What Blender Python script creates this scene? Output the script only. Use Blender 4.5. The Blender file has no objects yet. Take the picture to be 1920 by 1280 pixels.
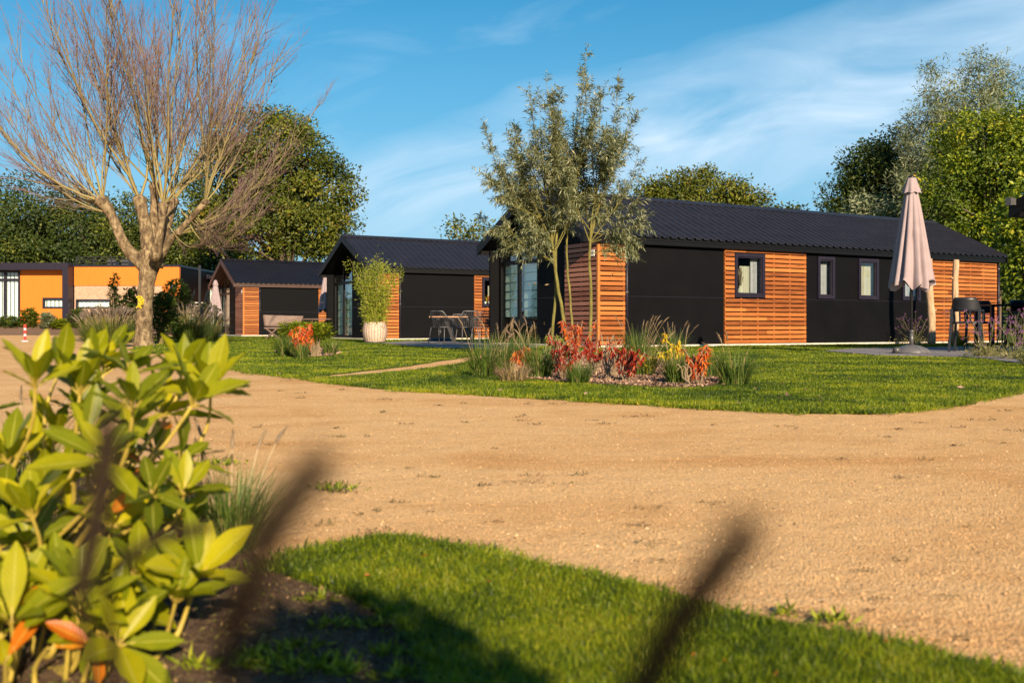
import bpy, math, random
import numpy as np
from mathutils import Vector, Matrix
R = math.radians
rng = np.random.default_rng(7)
random.seed(7)
C = bpy.context.scene.collection
SC = bpy.context.scene

# ------------------------------------------------------------------ camera
CAMH = 0.5
FP = 1890.0           # focal length in photo pixels (1920 wide)
HZ = 611.0            # horizon row
cd = bpy.data.cameras.new('camera'); cam = bpy.data.objects.new('camera', cd); C.objects.link(cam)
cam.location = (0, 0, CAMH); cam.rotation_euler = (R(90), 0, 0)
cd.sensor_width = 36; cd.lens = FP / 1920 * 36
cd.shift_y = -(640 - HZ) / 1920
cd.clip_start = 0.02; cd.clip_end = 2000
cd.dof.use_dof = True; cd.dof.focus_distance = 14; cd.dof.aperture_fstop = 5.6
SC.camera = cam

# ------------------------------------------------------------------ light
SAZ, SEL = R(18), R(21)      # sun behind the camera, to the right
w = bpy.data.worlds.new('World'); SC.world = w; w.use_nodes = True
nt = w.node_tree; N = nt.nodes; Lk = nt.links; N.clear()
out = N.new('ShaderNodeOutputWorld'); bg = N.new('ShaderNodeBackground'); bg.inputs['Strength'].default_value = 0.082
sky = N.new('ShaderNodeTexSky'); sky.sky_type = 'NISHITA'; sky.sun_disc = False
sky.sun_elevation = SEL; sky.sun_rotation = math.pi - SAZ; sky.altitude = 0; sky.air_density = 1.0; sky.dust_density = 0.4; sky.ozone_density = 2.0
hsv = N.new('ShaderNodeHueSaturation'); hsv.inputs['Hue'].default_value = 0.49; hsv.inputs['Saturation'].default_value = 1.55; hsv.inputs['Value'].default_value = 0.74
tc = N.new('ShaderNodeTexCoord')
# wispy band of cirrus: a great circle across the sky, broken up by stretched noise
a_ = Vector((-0.16, 1, 0.125)).normalized(); b_ = Vector((0.50, 1, 0.245)).normalized()
n_ = a_.cross(b_).normalized(); t_ = (b_ - a_).normalized()
def dotn(v):
    d = N.new('ShaderNodeVectorMath'); d.operation = 'DOT_PRODUCT'; Lk.new(tc.outputs['Generated'], d.inputs[0]); d.inputs[1].default_value = v; return d.outputs['Value']
def mth(op, a, b=None, clamp=False):
    m = N.new('ShaderNodeMath'); m.operation = op; m.use_clamp = clamp
    for i, x in enumerate((a, b)):
        if x is None: continue
        if isinstance(x, (int, float)): m.inputs[i].default_value = x
        else: Lk.new(x, m.inputs[i])
    return m.outputs[0]
across = dotn(n_); along = dotn(t_); third = dotn(n_.cross(t_))
def skynoise(sx, sy, scale, det, dist=0.0):
    cv = N.new('ShaderNodeCombineXYZ'); Lk.new(mth('MULTIPLY', along, sx), cv.inputs[0]); Lk.new(mth('MULTIPLY', across, sy), cv.inputs[1]); Lk.new(third, cv.inputs[2])
    nz = N.new('ShaderNodeTexNoise'); nz.inputs['Scale'].default_value = scale; nz.inputs['Detail'].default_value = det; nz.inputs['Roughness'].default_value = 0.55; nz.inputs['Distortion'].default_value = dist
    Lk.new(cv.outputs[0], nz.inputs['Vector']); return nz.outputs['Fac']
wob = mth('MULTIPLY', mth('SUBTRACT', skynoise(1.0, 1.5, 3.0, 3), 0.5), 0.10)
ac = mth('ADD', across, wob)
wid = mth('ADD', mth('MULTIPLY', along, 0.10), 0.085)
band = mth('SUBTRACT', 1.0, mth('DIVIDE', mth('ABSOLUTE', ac), wid), True)
band = mth('POWER', band, 0.8)
tex = mth('ADD', mth('MULTIPLY', skynoise(1.0, 3.6, 4.6, 8, 1.0), 2.1), -0.55, True)
cl = mth('MULTIPLY', mth('MULTIPLY', band, tex), 1.15, True)
thin = mth('MULTIPLY', mth('SUBTRACT', skynoise(1.2, 4.0, 4.0, 7, 0.8), 0.52, True), 0.9)
cl = mth('MAXIMUM', cl, thin)
# horizon veil
sep = N.new('ShaderNodeSeparateXYZ'); Lk.new(tc.outputs['Generated'], sep.inputs[0])

mix = N.new('ShaderNodeMix'); mix.data_type = 'RGBA'; Lk.new(cl, mix.inputs['Factor'])
mix.inputs['B'].default_value = (4.4, 5.7, 6.9, 1)
# the lowest part of the sky keeps a pale cyan-blue air
air = N.new('ShaderNodeMix'); air.data_type = 'RGBA'
Lk.new(mth('MULTIPLY', mth('SUBTRACT', 1.0, mth('MULTIPLY', sep.outputs['Z'], 2.4), True), 0.92), air.inputs['Factor'])
air.inputs['B'].default_value = (1.35, 3.5, 5.4, 1)
Lk.new(sky.outputs[0], hsv.inputs['Color']); Lk.new(hsv.outputs[0], air.inputs['A']); Lk.new(air.outputs['Result'], mix.inputs['A'])
Lk.new(mix.outputs['Result'], bg.inputs['Color']); Lk.new(bg.outputs[0], out.inputs['Surface'])

sl = bpy.data.lights.new('sun', 'SUN'); sun = bpy.data.objects.new('sun', sl); C.objects.link(sun)
sl.energy = 5.0; sl.angle = R(0.5); sl.color = (1.0, 0.80, 0.56)
sdir = Vector((math.sin(SAZ) * math.cos(SEL), -math.cos(SAZ) * math.cos(SEL), math.sin(SEL)))
sun.rotation_euler = sdir.to_track_quat('Z', 'Y').to_euler()
SC.view_settings.view_transform = 'Standard'; SC.view_settings.look = 'None'
SC.view_settings.exposure = 0.92; SC.view_settings.gamma = 1
SC.cycles.max_bounces = 6; SC.cycles.transparent_max_bounces = 12; SC.cycles.diffuse_bounces = 3; SC.cycles.glossy_bounces = 3

# ------------------------------------------------------------------ helpers
def G(px, py, h=0.0):                       # photo pixel on the ground -> world
    z = (CAMH - h) * FP / (py - HZ); return ((px - 960) / FP * z, z, h)
def P(px, py, z):                            # photo pixel at a distance -> world
    return np.array([(px - 960) / FP * z, z, CAMH - (py - HZ) / FP * z])

def tag(o, label=None, cat=None, group=None, kind=None):
    if label: o['label'] = label
    if cat: o['category'] = cat
    if group: o['group'] = group
    if kind: o['kind'] = kind
    return o
def thing(name, loc, label, cat, group=None, rz=0):
    o = bpy.data.objects.new(name, None); C.objects.link(o); o.location = loc; o.rotation_euler = (0, 0, rz)
    o.empty_display_size = 0.2
    return tag(o, label, cat, group)

class MB:
    def __init__(s): s.v = []; s.f = []; s.r = []; s.uv = []; s.n = 0; s.hasuv = False
    def add(s, v, f, r=0.5, uv=None):
        v = np.asarray(v, dtype=np.float64).reshape(-1, 3); f = np.asarray(f, dtype=np.int64)
        s.v.append(v); s.f.append(f + s.n); s.n += len(v)
        s.r.append(np.broadcast_to(np.asarray(r, dtype=np.float32), (len(v),)) if np.ndim(r) == 0 else np.asarray(r, dtype=np.float32))
        if uv is not None: s.hasuv = True; s.uv.append(np.asarray(uv, dtype=np.float32).reshape(-1, 2))
        else: s.uv.append(np.zeros((len(v), 2), dtype=np.float32))
        return s
    def box(s, x0, x1, y0, y1, z0, z1, r=0.5):
        v = [(x, y, z) for z in (z0, z1) for y in (y0, y1) for x in (x0, x1)]
        return s.add(v, [(0, 2, 3, 1), (4, 5, 7, 6), (0, 1, 5, 4), (2, 6, 7, 3), (0, 4, 6, 2), (1, 3, 7, 5)], r)
    def obox(s, p, q, wd, th, up=(0, 0, 1), r=0.5):      # bar from p to q
        p = Vector(p); q = Vector(q); t = (q - p).normalized(); u = Vector(up)
        a = t.cross(u)
        if a.length < 1e-4: a = t.cross(Vector((1, 0, 0)))
        a.normalize(); b = a.cross(t).normalized()
        v = []
        for c in (p, q):
            for i, j in ((-1, -1), (1, -1), (1, 1), (-1, 1)): v.append(c + a * (i * wd / 2) + b * (j * th / 2))
        return s.add([tuple(x) for x in v], [(3, 2, 1, 0), (4, 5, 6, 7), (0, 1, 5, 4), (1, 2, 6, 5), (2, 3, 7, 6), (3, 0, 4, 7)], r)
    def prism(s, poly, axis, c0, c1, r=0.5):  # poly in the two other axes (order xyz minus axis), extruded
        v = []
        for c in (c0, c1):
            for a, b in poly:
                v.append({'x': (c, a, b), 'y': (a, c, b), 'z': (a, b, c)}[axis])
        n = len(poly)
        me_f = [tuple(range(n)), tuple(range(2 * n - 1, n - 1, -1))]
        s.ngon(v, me_f + [(i, n + i, n + (i + 1) % n, (i + 1) % n) for i in range(n)], r)
        return s
    def ngon(s, v, faces, r=0.5):
        v = np.asarray(v, dtype=np.float64); base = s.n
        s.v.append(v); s.n += len(v); s.r.append(np.full(len(v), r, dtype=np.float32)); s.uv.append(np.zeros((len(v), 2), dtype=np.float32))
        for f in faces: s.f.append(np.asarray([f], dtype=np.int64) + base)
        return s
    def tubes(s, Pt, Rd, sides=5, r=0.5, cap=True):   # Pt (N,K,3), Rd (N,K)
        Pt = np.asarray(Pt, float); Rd = np.asarray(Rd, float)
        if Pt.ndim == 2: Pt = Pt[None]
        Rd = np.broadcast_to(Rd, Pt.shape[:2])
        n, k, _ = Pt.shape
        T = np.gradient(Pt, axis=1) if k > 2 else np.repeat((Pt[:, 1:] - Pt[:, :1]), 2, axis=1)
        T /= np.linalg.norm(T, axis=2, keepdims=True) + 1e-9
        m = np.abs(T[:, :, 2]).mean(axis=1) > 0.6
        ref = np.where(m[:, None], np.array([[0.94, 0.33, 0.05]]), np.array([[0.05, 0.02, 1.0]]))[:, None, :]
        A = np.cross(T, ref); A /= np.linalg.norm(A, axis=2, keepdims=True) + 1e-9
        B = np.cross(T, A)
        th = np.arange(sides) / sides * 2 * np.pi
        V = Pt[:, :, None, :] + Rd[:, :, None, None] * (np.cos(th)[None, None, :, None] * A[:, :, None, :] + np.sin(th)[None, None, :, None] * B[:, :, None, :])
        idx = np.arange(n * k * sides).reshape(n, k, sides)
        q = np.stack([idx[:, :-1], np.roll(idx, -1, 2)[:, :-1], np.roll(idx, -1, 2)[:, 1:], idx[:, 1:]], axis=-1).reshape(-1, 4)
        rr = r
        if np.ndim(r) > 0:
            r = np.asarray(r, float); r = np.broadcast_to(r[:, None] if r.ndim == 1 else r, (n, k)); rr = np.repeat(r.reshape(-1), sides)
        base = s.n
        s.add(V.reshape(-1, 3), q, rr)
        if cap and n < 400:
            for i in range(n):
                s.f.append(np.asarray([idx[i, 0][::-1]]) + base); s.f.append(np.asarray([idx[i, -1]]) + base)
        return s
    def lathe(s, prof, seg=24, c=(0, 0), r=0.5, squash=None):
        prof = np.asarray(prof, float); th = np.arange(seg) / seg * 2 * np.pi
        V = np.stack([c[0] + prof[:, 0:1] * np.cos(th), c[1] + prof[:, 0:1] * np.sin(th), np.repeat(prof[:, 1:2], seg, 1)], -1)
        k = len(prof); idx = np.arange(k * seg).reshape(k, seg)
        q = np.stack([idx[:-1], np.roll(idx, -1, 1)[:-1], np.roll(idx, -1, 1)[1:], idx[1:]], -1).reshape(-1, 4)
        return s.add(V.reshape(-1, 3), q, r)
    def diamonds(s, pos, d, nrm, L, W, r, bend=0.0):  # one folded diamond leaf each
        pos = np.asarray(pos, float); d = d / (np.linalg.norm(d, axis=1, keepdims=True) + 1e-9)
        sd = np.cross(d, nrm); sd /= np.linalg.norm(sd, axis=1, keepdims=True) + 1e-9
        up = np.cross(sd, d)
        L = np.broadcast_to(L, (len(pos),))[:, None]; W = np.broadcast_to(W, (len(pos),))[:, None]
        a = pos; b = pos + d * L * 0.45 + sd * W / 2 + up * W * .15; c = pos + d * L - up * L * bend; e = pos + d * L * 0.45 - sd * W / 2 + up * W * .15
        V = np.stack([a, b, c, e], 1).reshape(-1, 3)
        f = np.arange(len(pos) * 4).reshape(-1, 4)
        return s.add(V, f, np.repeat(np.broadcast_to(r, (len(pos),)), 4))
    def build(s, name, mat, parent=None, smooth=False, loc=None):
        me = bpy.data.meshes.new(name)
        V = np.concatenate(s.v); lens = []; loops = []
        for f in s.f: lens.append(np.full(len(f), f.shape[1])); loops.append(f.reshape(-1))
        lens = np.concatenate(lens); loops = np.concatenate(loops)
        me.vertices.add(len(V)); me.vertices.foreach_set('co', V.reshape(-1).astype(np.float32))
        me.loops.add(len(loops)); me.loops.foreach_set('vertex_index', loops.astype(np.int32))
        me.polygons.add(len(lens)); st = np.concatenate([[0], np.cumsum(lens)[:-1]])
        me.polygons.foreach_set('loop_start', st.astype(np.int32))
        me.update(calc_edges=True)
        at = me.attributes.new('rnd', 'FLOAT', 'POINT'); at.data.foreach_set('value', np.concatenate(s.r).astype(np.float32))
        if s.hasuv:
            uvl = me.uv_layers.new(name='UVMap'); U = np.concatenate(s.uv)[loops]; uvl.data.foreach_set('uv', U.reshape(-1).astype(np.float32))
        me.validate()
        me.polygons.foreach_set('use_smooth', np.full(len(me.polygons), bool(smooth)))
        me.materials.append(mat)
        o = bpy.data.objects.new(name, me); C.objects.link(o)
        if parent is not None: o.parent = parent
        if loc is not None: o.location = loc
        return o

def copy_tree(o, parent=None):
    c = o.copy(); C.objects.link(c)
    if parent is not None: c.parent = parent
    for ch in list(o.children): copy_tree(ch, c)
    return c

# ------------------------------------------------------------------ materials
class Mat:
    def __init__(s, name):
        s.m = bpy.data.materials.new(name); s.m.use_nodes = True; s.t = s.m.node_tree; s.N = s.t.nodes; s.L = s.t.links
        s.b = s.N['Principled BSDF']; s.out = s.N['Material Output']
    def new(s, t, **kw):
        n = s.N.new(t)
        for k, v in kw.items(): setattr(n, k, v)
        return n
    def co(s, which='Object', scale=(1, 1, 1), rot=(0, 0, 0)):
        tcn = s.new('ShaderNodeTexCoord'); mp = s.new('ShaderNodeMapping'); mp.inputs['Scale'].default_value = scale; mp.inputs['Rotation'].default_value = rot
        s.L.new(tcn.outputs[which], mp.inputs['Vector']); return mp.outputs[0]
    def noise(s, vec, scale, det=4, rough=0.55, dist=0):
        n = s.new('ShaderNodeTexNoise'); n.inputs['Scale'].default_value = scale; n.inputs['Detail'].default_value = det; n.inputs['Roughness'].default_value = rough; n.inputs['Distortion'].default_value = dist
        if vec is not None: s.L.new(vec, n.inputs['Vector'])
        return n.outputs['Fac']
    def ramp(s, fac, stops):
        n = s.new('ShaderNodeValToRGB'); e = n.color_ramp.elements
        while len(e) < len(stops): e.new(0.5)
        for el, (p, c) in zip(e, stops): el.position = p; el.color = (*c, 1)
        s.L.new(fac, n.inputs[0]); return n.outputs[0]
    def math(s, op, a, b=None, clamp=False):
        m = s.new('ShaderNodeMath', operation=op, use_clamp=clamp)
        for i, x in enumerate((a, b)):
            if x is None: continue
            if isinstance(x, (int, float)): m.inputs[i].default_value = x
            else: s.L.new(x, m.inputs[i])
        return m.outputs[0]
    def mixc(s, fac, a, b, mode='MIX'):
        m = s.new('ShaderNodeMix', data_type='RGBA', blend_type=mode)
        for nm, x in (('Factor', fac), ('A', a), ('B', b)):
            sk = m.inputs[nm]
            if isinstance(x, (int, float)): sk.default_value = x
            elif isinstance(x, tuple): sk.default_value = (*x, 1)
            else: s.L.new(x, sk)
        return m.outputs['Result']
    def attr(s, nm='rnd'):
        a = s.new('ShaderNodeAttribute'); a.attribute_name = nm; return a.outputs['Fac']
    def bump(s, h, strength=0.4, dist=0.01):
        b = s.new('ShaderNodeBump'); b.inputs['Strength'].default_value = strength; b.inputs['Distance'].default_value = dist
        s.L.new(h, b.inputs['Height']); s.L.new(b.outputs[0], s.b.inputs['Normal']); return b
    def base(s, c, rough=0.6, metal=0.0, spec=0.5):
        if isinstance(c, tuple): s.b.inputs['Base Color'].default_value = (*c, 1)
        else: s.L.new(c, s.b.inputs['Base Color'])
        if isinstance(rough, (int, float)): s.b.inputs['Roughness'].default_value = rough
        else: s.L.new(rough, s.b.inputs['Roughness'])
        s.b.inputs['Metallic'].default_value = metal; s.b.inputs['Specular IOR Level'].default_value = spec
        return s

def simple(name, c, rough=0.6, metal=0.0, var=0.15, scale=8, spec=0.5, bump=0.0):
    m = Mat(name); n = m.noise(m.co(), scale, 5)
    lo = tuple(x * (1 - var) for x in c); hi = tuple(min(1, x * (1 + var)) for x in c)
    m.base(m.ramp(n, [(0.3, lo), (0.7, hi)]), rough, metal, spec)
    if bump: m.bump(m.noise(m.co(), scale * 6, 5), bump, 0.01)
    return m.m

def leafmat(name, stops, trans=0.35, rough=0.5, spec=0.4, tcol=1.3):
    m = Mat(name); c = m.ramp(m.attr(), stops); m.base(c, rough, 0, spec)
    tr = m.new('ShaderNodeBsdfTranslucent'); 
    bc = m.mixc(1.0, c, (tcol, tcol, tcol * .5), 'MULTIPLY'); m.L.new(bc, tr.inputs['Color'])
    mx = m.new('ShaderNodeMixShader'); mx.inputs[0].default_value = trans
    m.L.new(m.b.outputs[0], mx.inputs[1]); m.L.new(tr.outputs[0], mx.inputs[2]); m.L.new(mx.outputs[0], m.out.inputs['Surface'])
    return m.m

def woodmat(name, c1, c2, c3, along=(0.6, 9, 9), rough=0.55):
    m = Mat(name); v = m.co('Object', along)
    n = m.noise(v, 3.0, 6, 0.6, 1.2)
    r = m.attr()
    f = m.math('ADD', m.math('MULTIPLY', n, 0.7), m.math('MULTIPLY', r, 0.42))
    c = m.ramp(f, [(0.28, c1), (0.52, c2), (0.8, c3)])
    k = m.noise(m.co('Object', (2.2, 5, 7)), 2.6, 2)
    c = m.mixc(m.math('MULTIPLY', m.math('GREATER_THAN', k, 0.70), 0.35), c, tuple(x * .45 for x in c1))
    m.base(c, rough, 0, 0.3); m.bump(n, 0.25, 0.004)
    return m.m

M = {}
M['slat'] = woodmat('larch slats', (0.145, 0.040, 0.010), (0.315, 0.098, 0.022), (0.47, 0.165, 0.040))
M['slat_front'] = woodmat('brown larch slats', (0.19, 0.068, 0.040), (0.31, 0.122, 0.078), (0.42, 0.185, 0.12), along=(9, 0.6, 9))  # browner and less orange than the side slats
M['plank'] = woodmat('orange boards', (0.46, 0.115, 0.010), (0.56, 0.155, 0.014), (0.62, 0.19, 0.02), along=(9, 9, .5))
M['old_wood'] = woodmat('old grey brown wood', (0.06, 0.038, 0.030), (0.13, 0.082, 0.064), (0.22, 0.15, 0.12))
M['table_wood'] = woodmat('table wood', (0.28, 0.14, 0.08), (0.42, 0.23, 0.14), (0.52, 0.32, 0.21))
def m_black():
    m = Mat('black panel'); n = m.noise(m.co('Object', (1, 1, 1)), 1.3, 6, 0.6); n2 = m.noise(m.co('Object', (30, 30, 18)), 1.5, 3)
    c = m.ramp(n, [(0.3, (0.0016, 0.0018, 0.0026)), (0.75, (0.0034, 0.0036, 0.0050))])
    sp = m.math('GREATER_THAN', n2, 0.755); c = m.mixc(m.math('MULTIPLY', sp, 0.22), c, (0.16, 0.15, 0.14))
    m.base(c, m.math('ADD', m.math('MULTIPLY', n, 0.25), 0.55), 0, 0.11); m.bump(n, 0.05, 0.01); return m.m
M['black'] = m_black()
M['black_trim'] = simple('black trim', (0.003, 0.0032, 0.004), 0.5, 0, 0.2, 3, 0.22)
M['frame'] = simple('window frame aubergine', (0.016, 0.013, 0.024), 0.4, 0, 0.1, 3, 0.3)
M['brown_trim'] = simple('brown trim', (0.050, 0.022, 0.015), 0.5, 0, 0.2, 3)
def m_roof(name, a, b):
    m = Mat(name); n = m.noise(m.co('Object', (0.6, 2.5, 2)), 2.0, 6, 0.6); n2 = m.noise(m.co('Object'), 22, 2)
    c = m.ramp(n, [(0.3, a), (0.75, b)]); m.base(c, 0.38, 0.0, 0.5)
    sp = m.math('GREATER_THAN', n2, 0.81); c2 = m.mixc(m.math('MULTIPLY', sp, .6), c, (0.25, 0.25, 0.24)); m.L.new(c2, m.b.inputs['Base Color'])
    m.bump(n, 0.08, 0.01); return m.m
M['roof'] = m_roof('corrugated roof steel', (0.013, 0.012, 0.016), (0.023, 0.021, 0.027))
M['roof_dark'] = m_roof('dark corrugated roof', (0.006, 0.005, 0.007), (0.012, 0.010, 0.013))
def m_glass(name, tint=(0.75, 0.85, 0.82)):
    m = Mat(name); m.N.remove(m.b)
    g = m.new('ShaderNodeBsdfGlossy'); g.inputs['Roughness'].default_value = 0.02; g.inputs['Color'].default_value = (1, 1, 1, 1)
    t = m.new('ShaderNodeBsdfTransparent'); t.inputs['Color'].default_value = (*tint, 1)
    ge = m.new('ShaderNodeNewGeometry'); dt = m.new('ShaderNodeVectorMath', operation='DOT_PRODUCT'); m.L.new(ge.outputs['Incoming'], dt.inputs[0]); m.L.new(ge.outputs['Normal'], dt.inputs[1])
    ff = m.math('ADD', m.math('MULTIPLY', m.math('POWER', m.math('SUBTRACT', 1.0, m.math('ABSOLUTE', dt.outputs['Value'])), 3), 0.55), 0.035, True)
    mx = m.new('ShaderNodeMixShader'); m.L.new(ff, mx.inputs[0]); m.L.new(t.outputs[0], mx.inputs[1]); m.L.new(g.outputs[0], mx.inputs[2]); m.L.new(mx.outputs[0], m.out.inputs['Surface'])
    return m.m
M['glass'] = m_glass('window glass', (0.9, 0.95, 0.95))
M['net2'] = simple('grey net curtain', (0.40, 0.37, 0.39), 0.85, 0, 0.1, 9)
M['blind_seam'] = simple('blind seam', (0.10, 0.13, 0.11), 0.8)
M['blind'] = simple('sage roman blind', (0.74, 0.82, 0.66), 0.8, 0, 0.08, 3)
M['curtain'] = simple('cream curtain', (0.44, 0.39, 0.31), 0.85, 0, 0.08, 4)
M['net'] = simple('white net curtain', (0.80, 0.78, 0.74), 0.85, 0, 0.05, 4)
M['room'] = simple('room wall', (0.22, 0.19, 0.16), 0.8, 0, 0.1, 1)
M['plinth'] = simple('pale plinth', (0.62, 0.55, 0.46), 0.9, 0, 0.25, 14, bump=0.4)
M['white'] = simple('white plastic', (0.75, 0.74, 0.72), 0.5, 0, 0.04, 5)
M['ink'] = simple('dark ink', (0.03, 0.03, 0.05), 0.6)
M['canvas'] = simple('taupe parasol canvas', (0.30, 0.235, 0.245), 0.85, 0, 0.08, 6, bump=0.15)
M['metal_grey'] = simple('grey painted metal', (0.10, 0.098, 0.10), 0.4, 0.3, 0.1, 6)
M['chair_grey'] = simple('chair grey', (0.13, 0.125, 0.13), 0.45, 0.1, 0.1, 6)
M['metal_black'] = simple('black metal', (0.018, 0.018, 0.020), 0.4, 0.2, 0.2, 6)
M['wire'] = simple('grey wire rattan', (0.05, 0.05, 0.055), 0.45, 0.2, 0.15, 6)
M['anthracite'] = simple('anthracite plastic', (0.018, 0.020, 0.026), 0.42, 0, 0.1, 6)
M['pave'] = None
def m_pave():
    m = Mat('grey paving'); v = m.co('Object'); br = m.new('ShaderNodeTexBrick'); br.inputs['Scale'].default_value = 1.6; br.inputs['Mortar Size'].default_value = 0.012
    br.inputs['Color1'].default_value = (0.20, 0.185, 0.19, 1); br.inputs['Color2'].default_value = (0.26, 0.235, 0.24, 1); br.inputs['Mortar'].default_value = (0.06, 0.055, 0.05, 1)
    m.L.new(v, br.inputs['Vector']); n = m.noise(m.co(), 6, 6); c = m.mixc(0.5, br.outputs[0], m.ramp(n, [(0.3, (0.14, 0.125, 0.13)), (0.7, (0.32, 0.29, 0.30))]))
    m.base(c, 0.8); m.bump(n, 0.2, 0.01); return m.m
M['pave'] = m_pave()
def m_gravel():
    m = Mat('sandy gravel'); v = m.co('Object')
    big = m.noise(m.co('Object', (0.35, 0.9, 1)), 0.7, 5, 0.6, 0.6); mid = m.noise(v, 5, 6, 0.65); fine = m.noise(v, 160, 3, 0.7); fin2 = m.noise(v, 55, 4, 0.7)
    c = m.ramp(big, [(0.32, (0.62, 0.340, 0.120)), (0.48, (0.78, 0.480, 0.200)), (0.66, (0.85, 0.60, 0.30))])
    c = m.mixc(0.35, c, m.ramp(mid, [(0.3, (0.58, 0.31, 0.12)), (0.7, (0.80, 0.54, 0.28))]))
    c = m.mixc(0.42, c, m.ramp(fin2, [(0.30, (0.42, 0.225, 0.095)), (0.5, (0.72, 0.45, 0.22)), (0.72, (0.86, 0.62, 0.36))]))
    vo = m.new('ShaderNodeTexVoronoi'); vo.inputs['Scale'].default_value = 170; m.L.new(v, vo.inputs['Vector'])
    vc = m.ramp(vo.outputs['Distance'], [(0.0, (1.12, 1.08, 1.0)), (0.55, (1.0, .98, .95)), (0.95, (0.72, 0.66, 0.6))])
    c = m.mixc(0.6, c, vc, 'MULTIPLY')
    st_ = m.noise(m.co('Object', (0.6, 1.0, 1), (0, 0, R(-25))), 1.1, 6, 0.62, 1.4); c = m.mixc(0.7, c, m.ramp(st_, [(0.34, (0.84, 0.70, 0.54)), (0.50, (1, .98, .95)), (0.66, (1.05, 1.07, 1.10))]), 'MULTIPLY')
    dk = m.math('GREATER_THAN', m.noise(m.co('Object', (0.7, 1, 1)), 34, 3, 0.6), 0.735)
    c = m.mixc(m.math('MULTIPLY', dk, 0.5), c, (0.10, 0.06, 0.035))
    m.base(c, 0.9, 0, 0.15)
    h = m.math('ADD', m.math('MULTIPLY', vo.outputs['Distance'], -0.25), m.math('ADD', m.math('MULTIPLY', fin2, 0.22), m.math('MULTIPLY', mid, 1.3)))
    m.bump(h, 0.6, 0.02); return m.m
M['gravel'] = m_gravel()
M['stone'] = None
def attrmat(name, stops, rough=0.8, spec=0.2):
    m = Mat(name); m.base(m.ramp(m.attr(), stops), rough, 0, spec); return m.m
M['stone'] = attrmat('gravel stones', [(0, (0.15, 0.085, 0.045)), (0.22, (0.34, 0.19, 0.09)), (0.42, (0.62, 0.37, 0.17)), (0.85, (0.66, 0.43, 0.22)), (1, (0.74, 0.56, 0.36))])
M['chips'] = attrmat('bark chips', [(0, (0.10, 0.055, 0.04)), (0.5, (0.26, 0.16, 0.11)), (1, (0.46, 0.31, 0.22))])
M['debris'] = attrmat('dry debris', [(0, (0.035, 0.025, 0.015)), (0.4, (0.10, 0.065, 0.035)), (0.8, (0.09, 0.10, 0.02)), (1, (0.36, 0.22, 0.11))])
def m_turf():
    m = Mat('turf'); v = m.co('Object'); a = m.noise(v, 1.1, 5, 0.6); b = m.noise(v, 9, 5, 0.65); f = m.noise(v, 120, 4, 0.7)
    c = m.ramp(a, [(0.3, (0.045, 0.078, 0.005)), (0.6, (0.085, 0.130, 0.008)), (0.8, (0.15, 0.16, 0.018))])
    c = m.mixc(0.4, c, m.ramp(b, [(0.3, (0.035, 0.075, 0.010)), (0.7, (0.15, 0.22, 0.022))]))
    c = m.mixc(0.5, c, m.ramp(f, [(0.35, (0.015, 0.032, 0.004)), (0.65, (0.13, 0.18, 0.015))]))
    m.base(c, 0.8, 0, 0.2); m.bump(m.math('ADD', f, m.math('MULTIPLY', b, 1.5)), 0.9, 0.05); return m.m
M['turf'] = m_turf()
def m_soil(name, a, b, c3):
    m = Mat(name); v = m.co('Object'); n = m.noise(v, 14, 7, 0.7); n2 = m.noise(v, 90, 4, 0.7)
    c = m.ramp(n, [(0.3, a), (0.6, b), (0.8, c3)]); c = m.mixc(0.4, c, m.ramp(n2, [(0.35, tuple(x * .5 for x in a)), (0.7, c3)])); m.base(c, 0.95, 0, 0.1)
    m.bump(m.math('ADD', n, m.math('MULTIPLY', n2, 0.5)), 1.0, 0.04); return m.m
M['soil'] = m_soil('garden soil', (0.10, 0.062, 0.040), (0.20, 0.125, 0.082), (0.36, 0.25, 0.17))
M['mulch'] = m_soil('bark mulch', (0.10, 0.06, 0.045), (0.22, 0.14, 0.10), (0.34, 0.23, 0.17))
def grassmat(name, stops, trans=0.4):
    m = Mat(name); pos = m.new('ShaderNodeNewGeometry').outputs['Position']
    n = m.noise(pos, 0.9, 4, 0.6); n3 = m.noise(pos, 5.0, 3, 0.6)
    f = m.math('ADD', m.math('MULTIPLY', m.attr(), 0.62), m.math('ADD', m.math('MULTIPLY', m.math('SUBTRACT', n, 0.59), 1.8), m.math('MULTIPLY', m.math('SUBTRACT', n3, 0.25), 0.9)))
    c = m.ramp(f, stops); m.base(c, 0.45, 0, 0.35)
    tr = m.new('ShaderNodeBsdfTranslucent'); m.L.new(m.mixc(1.0, c, (1.2, 1.3, .6), 'MULTIPLY'), tr.inputs['Color'])
    mx = m.new('ShaderNodeMixShader'); mx.inputs[0].default_value = trans
    m.L.new(m.b.outputs[0], mx.inputs[1]); m.L.new(tr.outputs[0], mx.inputs[2]); m.L.new(mx.outputs[0], m.out.inputs['Surface']); return m.m
GS = [(0.12, (0.028, 0.058, 0.003)), (0.34, (0.115, 0.175, 0.005)), (0.62, (0.26, 0.31, 0.008)), (0.98, (0.46, 0.38, 0.035))]
M['grass'] = grassmat('lawn grass', GS)
M['reed'] = leafmat('ornamental grass blades', [(0, (0.03, 0.06, 0.010)), (0.5, (0.08, 0.14, 0.018)), (0.85, (0.17, 0.21, 0.04)), (1, (0.36, 0.27, 0.12))], 0.3)
M['plume'] = leafmat('tan seed heads', [(0, (0.13, 0.085, 0.05)), (1, (0.32, 0.23, 0.13))], 0.3)
M['plume_dark'] = leafmat('dark seed heads', [(0, (0.012, 0.008, 0.005)), (1, (0.045, 0.030, 0.018))], 0.05, 0.8, 0.1)  # shade on the heads near the lens is put into this dark brown
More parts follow.
